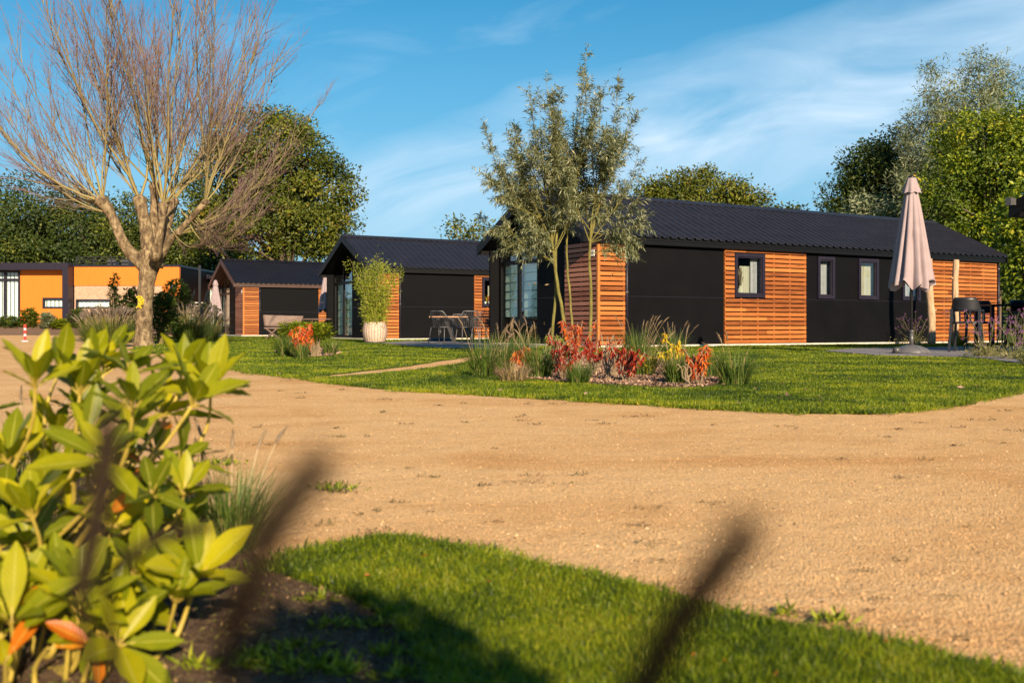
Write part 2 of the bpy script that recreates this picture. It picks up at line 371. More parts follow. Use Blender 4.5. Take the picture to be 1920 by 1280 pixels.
M['plume_grey'] = leafmat('grey purple seed heads', [(0, (0.12, 0.09, 0.075)), (1, (0.24, 0.19, 0.14))], 0.25)
M['straw'] = leafmat('straw', [(0, (0.18, 0.125, 0.055)), (1, (0.38, 0.28, 0.14))], 0.2)
M['red'] = leafmat('red leaves', [(0, (0.13, 0.008, 0.008)), (0.6, (0.34, 0.022, 0.012)), (1, (0.50, 0.10, 0.02))], 0.35)
M['redorange'] = leafmat('orange red leaves', [(0, (0.30, 0.022, 0.010)), (0.6, (0.56, 0.11, 0.014)), (1, (0.68, 0.22, 0.03))], 0.35)
M['yellow'] = leafmat('yellow leaves', [(0, (0.55, 0.34, 0.02)), (0.6, (0.78, 0.55, 0.03)), (1, (0.42, 0.48, 0.05))], 0.35)
M['lime'] = leafmat('lime leaves', [(0, (0.06, 0.09, 0.006)), (0.6, (0.20, 0.25, 0.012)), (1, (0.42, 0.42, 0.03))], 0.35)
M['bamboo'] = leafmat('bamboo leaves', [(0, (0.12, 0.16, 0.012)), (0.6, (0.30, 0.36, 0.03)), (1, (0.52, 0.50, 0.06))], 0.35)
M['willow'] = leafmat('silver willow leaves', [(0, (0.065, 0.085, 0.035)), (0.5, (0.175, 0.195, 0.095)), (0.85, (0.34, 0.35, 0.21)), (1, (0.50, 0.45, 0.28))], 0.22, 0.45)
M['oak'] = leafmat('dark green leaves', [(0, (0.018, 0.032, 0.007)), (0.6, (0.055, 0.085, 0.014)), (1, (0.17, 0.18, 0.028))], 0.25, 0.5, 0.3)
M['olive'] = leafmat('olive autumn leaves', [(0, (0.024, 0.038, 0.005)), (0.5, (0.080, 0.105, 0.009)), (0.88, (0.20, 0.205, 0.018)), (1, (0.36, 0.19, 0.03))], 0.25)
M['fresh'] = leafmat('fresh green leaves', [(0, (0.030, 0.060, 0.006)), (0.5, (0.12, 0.175, 0.010)), (0.9, (0.36, 0.40, 0.018)), (1, (0.62, 0.42, 0.03))], 0.35)
M['pale'] = leafmat('pale silver leaves', [(0, (0.10, 0.13, 0.065)), (0.6, (0.21, 0.24, 0.13)), (1, (0.34, 0.35, 0.21))], 0.25)
M['laurel'] = leafmat('laurel leaves', [(0, (0.022, 0.045, 0.010)), (0.6, (0.06, 0.10, 0.015)), (1, (0.16, 0.19, 0.03))], 0.2)
M['purple'] = leafmat('purple flowers', [(0, (0.26, 0.08, 0.30)), (1, (0.50, 0.20, 0.52))], 0.3)
M['verb'] = leafmat('verbena stems', [(0, (0.08, 0.10, 0.03)), (0.6, (0.20, 0.20, 0.07)), (1, (0.42, 0.33, 0.14))], 0.2)
def m_bark(name, stops, sc=(1, 1, .3), s=7):
    m = Mat(name); n = m.noise(m.co('Object', sc), s, 6, 0.65, 0.5); m.base(m.ramp(n, stops), 0.85, 0, 0.2); m.bump(n, 0.7, 0.03); return m.m
M['bark'] = m_bark('pollard bark', [(0.34, (0.045, 0.030, 0.018)), (0.5, (0.155, 0.110, 0.062)), (0.66, (0.32, 0.245, 0.14))], (1.6, 1.6, .9), 7)
M['bark_dark'] = m_bark('dark bark', [(0.3, (0.06, 0.045, 0.03)), (0.7, (0.17, 0.13, 0.09))])
M['shoot'] = attrmat('bare shoots', [(0, (0.25, 0.205, 0.085)), (0.25, (0.18, 0.145, 0.065)), (0.5, (0.115, 0.080, 0.060)), (1, (0.14, 0.078, 0.095))], 0.7)
M['willow_bark'] = m_bark('olive willow bark', [(0.3, (0.09, 0.085, 0.02)), (0.7, (0.23, 0.20, 0.06))], (3, 3, 1), 6)
M['stem'] = simple('green brown stems', (0.22, 0.17, 0.06), 0.6, 0, 0.3, 12)
M['cane'] = simple('pale canes', (0.26, 0.19, 0.115), 0.6, 0, 0.2, 12)
M['log'] = m_bark('peeled log', [(0.25, (0.30, 0.19, 0.11)), (0.6, (0.52, 0.36, 0.23)), (0.8, (0.62, 0.46, 0.31))], (2, 2, .6), 6)
M['redp'] = simple('red reflective', (0.75, 0.035, 0.02), 0.4)
M['moss'] = simple('yellow lichen', (0.55, 0.40, 0.02), 0.8, 0, 0.2, 20)

# ------------------------------------------------------------------ ground
def flat(name, poly, h, mat, kind='structure', thick=0.0, skirt=True):
    me = bpy.data.meshes.new(name)
    n = len(poly); v = [(x, y, h) for x, y in poly]; fs = [tuple(range(n))]
    # orientation
    A = sum(poly[i][0] * poly[(i + 1) % n][1] - poly[(i + 1) % n][0] * poly[i][1] for i in range(n))
    if A < 0: fs = [tuple(reversed(fs[0]))]
    if skirt:
        v += [(x, y, -0.02) for x, y in poly]; fs += [(i, (i + 1) % n, n + (i + 1) % n, n + i) if A < 0 else (n + i, n + (i + 1) % n, (i + 1) % n, i) for i in range(n)]
    me.from_pydata(v, [], fs); me.materials.append(mat)
    o = bpy.data.objects.new(name, me); C.objects.link(o)
    if kind: o['kind'] = kind
    return o
def smooth_px(pts, it=2):
    p = np.array(pts, float)
    for _ in range(it):
        q = []
        for i in range(len(p)):
            a = p[i]; b = p[(i + 1) % len(p)]; q += [a * .75 + b * .25, a * .25 + b * .75]
        p = np.array(q)
    return p
def px2w(pts): return [G(x, y)[:2] for x, y in pts]
gnd = flat('ground', [(-400, -60), (400, -60), (400, 900), (-400, 900)], 0.0, M['gravel'], skirt=False)
flat('meadow', [(-400, 62), (400, 62), (400, 900), (-400, 900)], 0.004, M['turf'], skirt=False)
flat('meadow', [(18, 4), (400, 4), (400, 61.9), (22, 61.9)], 0.004, M['turf'], skirt=False)
LA_front = [(255, 655), (262, 664), (320, 662.5), (365, 667), (388, 677), (430, 691), (480, 701), (530, 707), (562, 709.5), (600, 705.5), (680, 697), (740, 690), (800, 682), (860, 673), (905, 665.5)]
LA = LA_front + [(935, 657), (945, 645), (940, 628), (300, 628), (262, 640)]
LB_front = [(571, 711.5), (620, 719), (700, 728), (800, 736), (900, 741.5), (1000, 747), (1100, 753), (1200, 759), (1300, 766), (1400, 771), (1500, 775), (1600, 776.5), (1680, 774), (1750, 768), (1800, 759), (1850, 748), (1900, 737), (1960, 725), (2100, 712), (2400, 700)]
LB = LB_front + [(2400, 630), (1000, 630), (950, 650), (930, 668), (885, 679), (820, 690), (740, 699), (660, 706.5), (600, 710.5)]
LC_edge = [(507, 1073), (560, 1049), (600, 1037), (640, 1026), (690, 1017), (740, 1011), (800, 1019), (850, 1029), (900, 1040), (960, 1053), (1080, 1074), (1180, 1102), (1240, 1120), (1340, 1153), (1420, 1172), (1500, 1188), (1640, 1207), (1740, 1228), (1800, 1250), (1900, 1277), (2050, 1310)]
LC_edge = [(a_x, a_y + (6 if a_x < 800 else 13)) for a_x, a_y in LC_edge]
LC = LC_edge + [(2500, 1900), (900, 1900), (810, 1400), (800, 1280), (770, 1215), (700, 1150), (640, 1118), (560, 1092)]
def jit(poly, a=0.01):
    q = []
    for (x, y) in poly:
        s_ = a * (0.3 + y * 0.25); q.append((x + rng.normal(0, s_), y + rng.normal(0, s_)))
    return q
wLA = jit(px2w(smooth_px(LA, 2))); wLB = jit(px2w(smooth_px(LB, 2))); wLC = jit(px2w(smooth_px(LC, 2)), 0.004)
flat('lawn', wLA, 0.012, M['turf']); flat('lawn', wLB, 0.014, M['turf']); flat('lawn', wLC, 0.010, M['turf'])
BED1 = smooth_px([(900, 704), (1000, 715), (1100, 722), (1200, 729), (1300, 731), (1350, 726), (1350, 702), (1270, 674), (1150, 668), (1000, 670), (930, 684)])
BED2 = smooth_px([(512, 664), (560, 671), (630, 669), (640, 660), (600, 653), (530, 654)])
BED3 = smooth_px([(560, 1095), (640, 1121), (700, 1153), (768, 1218), (798, 1284), (808, 1400), (880, 1900), (-900, 1900), (-900, 1000), (-200, 880), (150, 890), (330, 935), (430, 985), (490, 1060)])
flat('planting_bed', px2w(BED1), 0.022, M['mulch']); flat('planting_bed', px2w(BED2), 0.022, M['mulch']); flat('planting_bed', px2w(BED3), 0.006, M['soil'])
flat('patio', px2w([(715, 645), (780, 650.5), (850, 654.5), (940, 654.5), (1010, 652), (1010, 641), (760, 641)]), 0.03, M['pave'])
flat('patio', px2w([(1545, 660), (1640, 668), (1800, 671), (1850, 675), (1960, 692), (2150, 700), (2300, 652), (1800, 652), (1600, 655.5)]), 0.03, M['pave'])

def inpoly(px, py, poly):
    poly = np.asarray(poly); n = len(poly); ins = np.zeros(len(px), bool); j = n - 1
    for i in range(n):
        xi, yi = poly[i]; xj, yj = poly[j]
        c = ((yi > py) != (yj > py)) & (px < (xj - xi) * (py - yi) / (yj - yi + 1e-12) + xi); ins ^= c; j = i
    return ins
# lawn blades: density follows distance, so far lawns carry fewer and coarser blades
def blades(polyw, n, zr, xr, power, h0, w0, holes=(), lean=0.5, hk=0.0):
    # sample distance with density ~ z^-power per square metre
    z0, z1 = zr; u = rng.random(n * 4); q = 2 - power
    z = (z0 ** q + u * (z1 ** q - z0 ** q)) ** (1 / q) if abs(q) > 1e-3 else z0 * (z1 / z0) ** u
    x = (xr[0] + rng.random(n * 4) * (xr[1] - xr[0])) * z
    m = inpoly(x, z, polyw)
    for hpoly in holes: m &= ~inpoly(x, z, hpoly)
    x = x[m][:n]; z = z[m][:n]; k = len(x)
    clump = np.sin(x * 7.3 + np.sin(z * 5.1) * 2) * np.sin(z * 6.1 + np.sin(x * 4.3) * 2)
    sc = (1 + 0.25 * clump) * rng.uniform(0.55, 1.25, k) * (1 + hk * z)
    H = h0 * sc; W = w0 * (0.5 + z * 0.30) * rng.uniform(.7, 1.3, k)
    az = rng.random(k) * 2 * np.pi; ln = np.abs(rng.normal(0, lean, k))
    d = np.stack([np.cos(az), np.sin(az), np.zeros(k)], 1); sd = np.stack([-np.sin(az), np.cos(az), np.zeros(k)], 1)
    face = rng.random(k) * 2 * np.pi; sd = np.stack([np.cos(face), np.sin(face), np.zeros(k)], 1)
    b = np.stack([x, z, np.full(k, 0.008)], 1)
    mid = b + d * (H * ln * .35)[:, None] + np.array([0, 0, 1]) * (H * .6)[:, None]
    tip = b + d * (H * ln)[:, None] + np.array([0, 0, 1]) * (H * (1 - .25 * np.minimum(ln, 1.5)))[:, None]
    hw = sd * (W / 2)[:, None]
    V = np.stack([b - hw, b + hw, mid + hw * .8, mid - hw * .8, tip], 1).reshape(-1, 3); i = np.arange(k)[:, None] * 5
    mb = MB(); r = np.repeat(rng.random(k), 5)
    mb.add(V, i + np.array([[0, 1, 2, 3]]), r)
    mb.f.append(i + np.array([[3, 2, 4]])); return mb
def grassobj(mb, label):
    o = mb.build('grass', M['grass']); tag(o, label, 'grass', None, 'stuff'); return o
grassobj(blades(wLC, 105000, (1.25, 2.8), (-.32, .62), 1.0, 0.023, 0.0022, lean=0.9), 'short green grass of the rounded lawn in the foreground beside the dark soil')
patio_b = px2w([(1545, 660), (1640, 668), (1800, 671), (1850, 675), (1960, 692), (2150, 700), (2300, 652), (1800, 652), (1600, 655.5)])
grassobj(blades(wLB, 260000, (5.4, 27), (-.30, .60), 2.1, 0.022, 0.0015, (px2w(BED1), patio_b), lean=.9, hk=0.01), 'wide green lawn between the gravel drive and the long black chalet')
patio_a = px2w([(715, 645), (780, 650.5), (850, 654.5), (940, 654.5), (1010, 652), (1010, 641), (760, 641)])
grassobj(blades(wLA, 110000, (9, 44), (-.42, .02), 2.0, 0.022, 0.0016, (px2w(BED2), patio_a), lean=.9, hk=0.01), 'green lawn in front of the two farther chalets')

# loose stones and litter on the gravel
def stones(n):
    z = 1.3 * (9 / 1.3) ** rng.random(n); x = rng.uniform(-.55, .55, n) * z
    m = ~inpoly(x, z, wLC) & ~inpoly(x, z, wLB); x = x[m]; z = z[m]; k = len(x)
    s_ = rng.lognormal(-6.55, 0.40, k) * (0.9 + .04 * z)
    base = np.array([(1, 0, 0), (-.5, .87, 0), (-.5, -.87, 0), (.1, 0, .75), (0.5, .6, .35)], float)
    V = base[None] * s_[:, None, None] * rng.uniform(.6, 1.3, (k, 5, 3)); a = rng.random(k) * 6.28
    ca, sa = np.cos(a)[:, None], np.sin(a)[:, None]; X = V[:, :, 0] * ca - V[:, :, 1] * sa; Y = V[:, :, 0] * sa + V[:, :, 1] * ca
    V = np.stack([X + x[:, None], Y + z[:, None], V[:, :, 2] + .001], -1)
    i = np.arange(k)[:, None] * 5; mb = MB(); mb.add(V.reshape(-1, 3), i + np.array([[0, 4, 3]]), np.repeat(rng.random(k), 5))
    for t in ((4, 1, 3), (1, 2, 3), (2, 0, 3)): mb.f.append(i + np.array([t]))
    return mb
tag(stones(130000).build('loose_gravel', M['stone']), 'loose sandy gravel stones scattered over the drive', 'gravel', None, 'stuff')
def litter():
    mb = MB(); spots = []
    for px, py, s_ in [(720, 750, 1), (1225, 1022, 1.2), (985, 905, 1), (1000, 893, .7), (905, 912, .7), (1237, 1055, .9), (1335, 945, .8), (1665, 820, .6), (1905, 809, 1.2), (1840, 788, 1), (1310, 762, 1), (1200, 782, 1), (1135, 795, .7), (560, 738, .6), (430, 860, .7), (500, 835, 1), (620, 910, 1), (640, 925, .8), (820, 1018, 1.4), (880, 1022, 1.2), (760, 1012, 1), (700, 1000, 1), (610, 985, .9), (1040, 758, .6), (1470, 800, .6), (1545, 1165, 1.3), (1590, 1180, .8), (1480, 1150, .8), (980, 790, .5), (800, 895, .6), (1670, 1215, .8), (1790, 1200, .6), (640, 820, .5), (1215, 955, .8)]:
        x, y, _ = G(px, py); spots.append((x, y, s_))
    for _ in range(120):
        z = 1.6 * (12 / 1.6) ** random.random(); spots.append((random.uniform(-.5, .5) * z, z, random.uniform(.15, .5)))
    for x, y, s_ in spots:
        if inpoly(np.array([x]), np.array([y]), wLC)[0] or inpoly(np.array([x]), np.array([y]), wLB)[0]: continue
        k = int(6 + 26 * s_); sp = 0.018 * s_ * (0.5 + y * .22)
        p = np.stack([x + rng.normal(0, sp * 1.8, k), y + rng.normal(0, sp, k), np.full(k, .004)], 1)
        d = np.stack([rng.normal(0, 1, k), rng.normal(0, 1, k), rng.uniform(-.05, .5, k)], 1)
        mb.diamonds(p, d, np.array([[0, .3, 1.0]]).repeat(k, 0) + rng.normal(0, .3, (k, 3)), 0.014 * (0.5 + y * .13) * rng.uniform(.6, 1.6, k), 0.005 * (0.5 + y * .13), rng.random() * .5 + rng.random(k) * .5)
    return mb
tag(litter().build('dry_litter', M['debris']), 'dark bits of dry moss and leaves scattered on the gravel drive', 'litter', None, 'stuff')
# weeds / green tufts on gravel and soil
def tufts(spots, seed):
    mb = MB()
    for px, py, s_ in spots:
        x, y, _ = G(px, py); k = int(60 * s_)
        p = np.stack([x + rng.normal(0, .03 * s_ * y * .4, k), y + rng.normal(0, .02 * s_ * y * .4, k), np.full(k, .004)], 1)
        d = np.stack([rng.normal(0, .8, k), rng.normal(0, .8, k), rng.uniform(.2, 1, k)], 1)
        mb.diamonds(p, d, rng.normal(0, 1, (k, 3)), .022 * rng.uniform(.6, 1.6, k), .006, rng.random(k))
    return mb
tag(tufts([(420, 872, 1), (405, 868, .8), (615, 918, 1.1), (630, 922, .6), (1555, 1168, .9), (1470, 1155, .5), (600, 1250, 1), (560, 1220, 1), (500, 1235, 1.2), (470, 1255, 1), (640, 1265, 1.1), (380, 1255, .9), (540, 1262, 1.2), (700, 1180, .8), (720, 1140, .9), (745, 1230, .9), (350, 1000, 1), (590, 1130, .6), (620, 1180, .7), (760, 1275, 1.2)], 3).build('ground_cover', M['lime']), 'low green weeds sprouting from soil and gravel edges', 'weeds', None, 'stuff')
# ragged lawn edges: tufts that creep out over the gravel
def edge_tufts(edge_px, n, h, seed, out):
    g = np.random.default_rng(seed); P_ = np.array(px2w(edge_px)); dd = np.linalg.norm(np.diff(P_, axis=0), axis=1); cum = np.r_[0, np.cumsum(dd)]
    t = g.random(n) * cum[-1]; cx = np.interp(t, cum, P_[:, 0]); cy = np.interp(t, cum, P_[:, 1]); k = 26; amp = np.abs(np.sin(t * 2.3) * np.sin(t * 5.1 + 1)) + .25
    o = np.abs(g.normal(0, out, n)) * amp; cx = cx + g.normal(0, .015, n); cy = cy + o * (1 if edge_px is LC_edge else -1)
    x = np.repeat(cx, k) + g.normal(0, .016 + out * .25, n * k); y = np.repeat(cy, k) + g.normal(0, .012 + out * .15, n * k)
    p = np.stack([x, y, np.full(n * k, .003)], 1); d = np.stack([g.normal(0, .7, n * k), g.normal(0, .7, n * k), g.uniform(.4, 1.2, n * k)], 1)
    m = MB(); m.diamonds(p, d, g.normal(0, 1, (n * k, 3)), h * g.uniform(.5, 1.3, n * k), h * .13, g.random(n * k)); return m
for ed, n_, h_, lb, o_ in ((LC_edge, 260, .026, 'ragged grass tufts along the rim of the foreground lawn', .03), (LB_front[:20], 420, .035, 'ragged grass tufts along the front rim of the wide lawn', .07), (LA_front[:9], 200, .045, 'ragged grass tufts along the rim of the far lawn', .12)):
    tag(edge_tufts(ed, n_, h_, n_, o_).build('grass_fringe', M['grass']), lb, 'grass', None, 'stuff')
def fallen(polyw, n, zr, L_, seed, label):
    g = np.random.default_rng(seed); z = zr[0] * (zr[1] / zr[0]) ** g.random(n); x = g.uniform(-.5, .55, n) * z; m_ = inpoly(x, z, polyw); x = x[m_]; z = z[m_]; k = len(x)
    d = np.stack([g.normal(0, 1, k), g.normal(0, 1, k), g.normal(0, .3, k)], 1); m = MB(); m.diamonds(np.stack([x, z, np.full(k, .026)], 1), d, np.tile([0, 0, 1.], (k, 1)) + g.normal(0, .4, (k, 3)), L_ * g.uniform(.6, 1.4, k), L_ * .5, g.random(k)); return tag(m.build('fallen_leaves', M['redorange' if seed % 2 else 'chips']), label, 'leaves', None, 'stuff')
fallen(wLC, 60, (1.3, 2.8), .014, 1, 'few reddish fallen leaves lying on the foreground lawn'); fallen(wLB, 260, (6, 26), .05, 2, 'brown fallen leaves scattered on the wide lawn'); fallen(wLA, 200, (9, 40), .06, 4, 'brown fallen leaves scattered on the far lawn')
# clods and chips on the near soil and the mulch bed
def clods(poly, n, size, mat, nm, label, h):
    poly = np.asarray(poly); x0, y0 = poly.min(0); x1, y1 = poly.max(0); x0 = max(x0, -1.6 if y0 < 3 else -9)
    x = rng.uniform(x0, x1, n); y = rng.uniform(max(y0, 1.2), min(y1, 40), n); m = inpoly(x, y, poly); x = x[m]; y = y[m]; k = len(x)
    p = np.stack([x, y, np.full(k, h)], 1); d = rng.normal(0, 1, (k, 3)); d[:, 2] = np.abs(d[:, 2]) * .4
    mb = MB(); mb.diamonds(p, d, rng.normal(0, 1, (k, 3)) + np.array([0, 0, 1.2]), size * rng.uniform(.5, 1.6, k), size * .6, rng.random(k))
    return tag(mb.build(nm, mat), label, 'mulch', None, 'stuff')
clods(px2w(BED3), 26000, .009, M['debris'], 'soil_crumbs', 'dark crumbs and leaf bits on the near garden soil', .008)
M['chips'] = M.get('chips') or attrmat('bark chips', [(0, (0.10, 0.055, 0.04)), (0.5, (0.26, 0.16, 0.11)), (1, (0.46, 0.31, 0.22))])
clods(px2w(BED1), 26000, .03, M['chips'], 'bark_mulch', 'brown bark chips covering the flower bed by the willow', .026)
clods(px2w(BED2), 3000, .05, M['chips'], 'bark_mulch', 'bark chips under the shrubs on the far lawn', .026)

# ------------------------------------------------------------------ chalet
HANG = R(30.4)
def chalet(name, loc, label, opt):
    root = thing(name, (*loc, 0), label, 'house', 'black timber holiday chalets', HANG)
    L, W, t1, he = 14.75, 4.66, 2.33, 2.5
    sl_ = 1.22 / 2.48
    zr = lambda t: 2.60 + sl_ * (min(t, W - t) + .15)            # top of roof deck
    zu = lambda t: zr(t) - .10
    trim = M['brown_trim'] if opt.get('brown') else M['black_trim']
    roofm = M['roof_dark'] if opt.get('brown') else M['roof']
    gl = (2.62, 4.58)                                               # glazed part of the gable
    wins = [(4.11, 5.12, 1.215, 2.315), (7.02, 7.65, 1.22, 2.33), (8.58, 9.37, 1.22, 2.33), (10.36, 11.12, 1.22, 2.33)]
    b = MB()
    xs = 0.12
    for (a, c, z0, z1) in wins:
        b.box(xs, a + .05, 0, .12, .05, 2.553); b.box(a + .05, c - .05, 0, .12, .05, z0 + .05); b.box(a + .05, c - .05, 0, .12, z1 - .05, 2.553); xs = c - .05
    b.box(xs, L, 0, .12, .05, 2.553)
    b.box(0, L, W - .12, W, .05, 2.553)
    b.prism([(0, .05), (gl[0], .05), (gl[0], zu(gl[0])), (t1, zu(t1)), (0, zu(0))], 'x', 0, .12)
    b.box(0, .12, gl[1], W - .12, .05, zu(gl[1]) - .02); b.box(-.26, 0, W - .07, W, .05, 2.50)
    b.prism([(.12, .05), (W - .12, .05), (W - .12, zu(.12)), (t1, zu(t1)), (.12, zu(.12))], 'x', L - .12, L - .001)
    wall = b.build('wall', M['black'], root)
    for (a, c) in ((.80, 3.76), (6.60, 11.55)): j = MB(); j.box(a, c, -.007, 0, 1.185, 1.197); j.build('panel_joint', M['frame'], wall)
    j = MB(); j.box(-.007, 0, 1.34, 2.60, 1.185, 1.197); j.build('panel_joint', M['frame'], wall)
    p = MB(); p.box(-.16, L + .05, -.16, W + .05, 0.0, .055); p.build('plinth', M['plinth'], root)
    # interior
    i = MB(); i.box(.12, 6, .12, W - .12, .06, .075); i.box(5.9, 6, .12, W - .12, .08, 2.6); i.box(9.9, 10, .12, W - .12, .08, 2.6); i.box(6.1, L - .12, 2.2, 2.25, .08, 2.6); i.build('interior', M['room'], root)
    # slats
    def slats(nm, mat, rects, hole=None, front=False, z0=.07, z1=2.44):
        m = MB(); per = .1135; k = 0; z = z0
        a, c = rects
        while z + .086 < z1 + .02:
            segs = [(a, c)]
            if hole and z + .09 > hole[2] and z < hole[3]: segs = [(a, hole[0]), (hole[1], c)]
            for (u, v_) in segs:
                cuts = [u]
                if v_ - u > 2 and rng.random() < .7: cuts.append(u + (v_ - u) * rng.choice([.25, .5, .75]))
                cuts.append(v_)
                for q in range(len(cuts) - 1):
                    r_ = rng.random(); e = .0015 * rng.random()
                    if front: m.box(-.05 - e, -.028, cuts[q] + .001, cuts[q + 1] - .001, z, z + .083, r_)
                    else: m.box(cuts[q] + .001, cuts[q + 1] - .001, -.05 - e, -.028, z, z + .083, r_)
            z += per; k += 1
        n = max(1, round((c - a) / .56))
        for q in range(n + 1):
            x = a + (c - a) * q / n; x = min(max(x, a + .02), c - .02)
            zs = [(z0, z1)]
            if hole and hole[0] - .02 < x < hole[1] + .02: zs = [(z0, hole[2]), (hole[3], z1)]
            for (u, v_) in zs:
                if front: m.box(-.028, -.001, x - .02, x + .02, u, v_, .3)
                else: m.box(x - .02, x + .02, -.028, -.001, u, v_, .3)
        return m.build(nm, mat, root)
    slats('slat_panel', M['slat'], (0.0, .726))
    h = wins[0]; slats('slat_panel', M['slat'], (3.78, 6.585), (h[0] - .012, h[1] + .012, h[2] - .02, h[3] + .02))
    slats('slat_panel', M['slat'], (11.58, 14.62))
    sp = slats('slat_panel', M['slat_front'], (0.0, 1.32), front=True); sp['label'] = 'brown slats on the gable end'
    cm = MB(); cm.box(-.056, -.0, -.056, -.0, .06, 2.45, .9); cm.build('corner_post', M['slat'], root)
    # windows
    def curtain(x0, x1, z0, z1, y, amp=.018, per=.07, ax='x', gather=None):
        n = max(8, int((x1 - x0) / per * 8)); xx = np.linspace(x0, x1, n); yy = y + amp * np.sin((xx - x0) / per * 2 * np.pi + np.sin(xx * 9)) + .006 * rng.normal(0, 1, n)
        V = [];
        for z in (z0, z1):
            for q in range(n): V.append((xx[q], yy[q], z) if ax == 'x' else (yy[q], xx[q], z))
        return np.array(V), [(q, q + 1, n + q + 1, n + q) for q in range(n - 1)]
    for wi, (a, c, z0, z1) in enumerate(wins):
        f = MB(); fw = .085
        f.box(a, a + fw, -.062, .06, z0, z1); f.box(c - fw, c, -.062, .06, z0, z1); f.box(a + fw, c - fw, -.062, .06, z0, z0 + fw); f.box(a + fw, c - fw, -.062, .06, z1 - fw, z1)
        s2 = .03; a2, c2, y2, y3 = a + fw, c - fw, z0 + fw, z1 - fw
        f.box(a2, a2 + s2, -.035, .04, y2, y3); f.box(c2 - s2, c2, -.035, .04, y2, y3); f.box(a2 + s2, c2 - s2, -.035, .04, y2, y2 + s2); f.box(a2 + s2, c2 - s2, -.035, .04, y3 - s2, y3)
        fo = f.build('window', M['frame'], root)
        g = MB(); g.box(a2 + .01, c2 - .01, -.004, .004, y2 + .01, y3 - .01); g.build('pane', M['glass'], fo)
        cu = MB()
        if wi == 0:
            v, q = curtain(a2 + .33 * (c2 - a2), a2 + .72 * (c2 - a2), y2 - .02, y3 - .22, .17, .02, .075); cu.add(v, q)
            cu.build('curtain', M['curtain'], fo)
            cu = MB(); v, q = curtain(a2 + .72 * (c2 - a2), c2 + .28, y2 - .02, y3 + .02, .15, .012, .05); cu.add(v, q); cu.build('curtain', M['net2'], fo)
        else:
            v, q = curtain(a2 + (.0 if wi == 1 else .10), c2 + (.30 if wi == 1 else .12), y2 - .02, y3 + .02, .16, .012, .06); cu.add(v, q); cu.build('curtain', M['net2'] if wi != 2 else M['curtain'], fo)
    # glazed gable
    g0, g1 = gl; gm = (g0 + g1) / 2; f = MB(); X0, X1 = .02, .10
    f.box(X0, X1, g0 + .001, g1 - .001, .06, .15)
    f.box(X0 + .003, X1 - .003, g0 + .001, g0 + .075, .151, zu(g0) - .03); f.box(X0 + .003, X1 - .003, gm - .06, gm + .06, .151, zu(gm) - .04); f.box(X0 + .003, X1 - .003, g1 - .075, g1 - .001, .151, zu(g1) - .04)
    f.box(X0 + .006, X1 - .006, g0 + .076, gm - .061, 2.10, 2.20); f.box(X0 + .006, X1 - .006, gm + .061, g1 - .076, 2.10, 2.20)
    for (u, v_) in ((g0 + .076, gm - .061), (gm + .061, g1 - .076)):
        f.prism([(u, zu(u) - .14), (v_, zu(v_) - .14), (v_, zu(v_) - .05), (u, zu(u) - .05)], 'x', X0 + .008, X1 - .008)
    fo = f.build('glazed_front', trim, root)
    for (u, v_) in ((g0 + .07, gm - .055), (gm + .055, g1 - .07)):
        q = MB(); q.box(.052, .060, u, v_, .14, 2.11); q.build('pane', M['glass'], fo)
        q = MB(); q.prism([(u, 2.19), (v_, 2.19), (v_, zu(v_) - .13), (u, zu(u) - .13)], 'x', .052, .060); q.build('pane', M['glass'], fo)
        zb = opt.get('blind', .18); bl = MB(); nn = 7; zz = np.linspace(zb, 2.10, nn)
        for k in range(nn - 1):
            bl.add([(.160, u, zz[k]), (.160, v_, zz[k]), (.172, v_, zz[k + 1]), (.172, u, zz[k + 1])], [(0, 1, 2, 3)])
        bo = bl.build('roman_blind', M['blind'], fo)
        for k in range(1, nn - 1): sm_ = MB(); sm_.box(.150, .158, u, v_, zz[k] - .009, zz[k] + .009); sm_.build('blind_rod', M['blind_seam'], bo)
    hd = MB(); hd.tubes([[(0.0, gm + .03, .98), (-.035, gm + .03, 1.0), (-.035, gm + .03, 1.14), (0.0, gm + .03, 1.16)]], .008, 6); hd.build('handle', M['metal_grey'], fo)
    # roof
    x0, x1 = -.50, L + .15
    for s_ in (0, 1): pass
    d = MB(); poly = [(-.15, zr(-.15) - .10), (-.15, zr(-.15)), (t1, zr(t1)), (W + .15, zr(-.15)), (W + .15, zr(-.15) - .10), (t1, zu(t1))]
    n = 6; V = [(x, a, z) for x in (x0, x1) for a, z in poly]
    d.ngon(V, [(0, 1, 2, 5), (5, 2, 3, 4), (6, 11, 8, 7), (11, 10, 9, 8), (0, 6, 7, 1), (1, 7, 8, 2), (2, 8, 9, 3), (3, 9, 10, 4), (4, 10, 11, 5), (5, 11, 6, 0)])
    deck = d.build('roof', trim, root)
    per = .25; xs_ = []; hs = []
    x = x0 - .02
    while x < x1 + .02:
        xs_ += [x, x + .14, x + .165, x + .215]; hs += [.012, .012, .052, .052]; x += per
    xs_ = np.array([min(v, x1 + .03) for v in xs_]); hs = np.array(hs); k = len(xs_)
    for side in (0, 1):
        T = [-.21, t1] if side == 0 else [W + .21, t1]
        V = np.concatenate([np.stack([xs_, np.full(k, t), np.full(k, 2.60 + sl_ * ((t if side == 0 else W - t) + .15)) + hs], 1) for t in T])
        m = MB(); q = [(a, a + 1, k + a + 1, k + a) for a in range(k - 1)]
        m.add(V, q)
        # hem thickness at the eave
        V2 = np.concatenate([V[:k], V[:k] - np.array([0, 0, .012])]); m.add(V2, [(k + a, k + a + 1, a + 1, a) for a in range(k - 1)])
        m.build('roof_sheet', roofm, deck)
    r = MB(); zt = zr(t1)
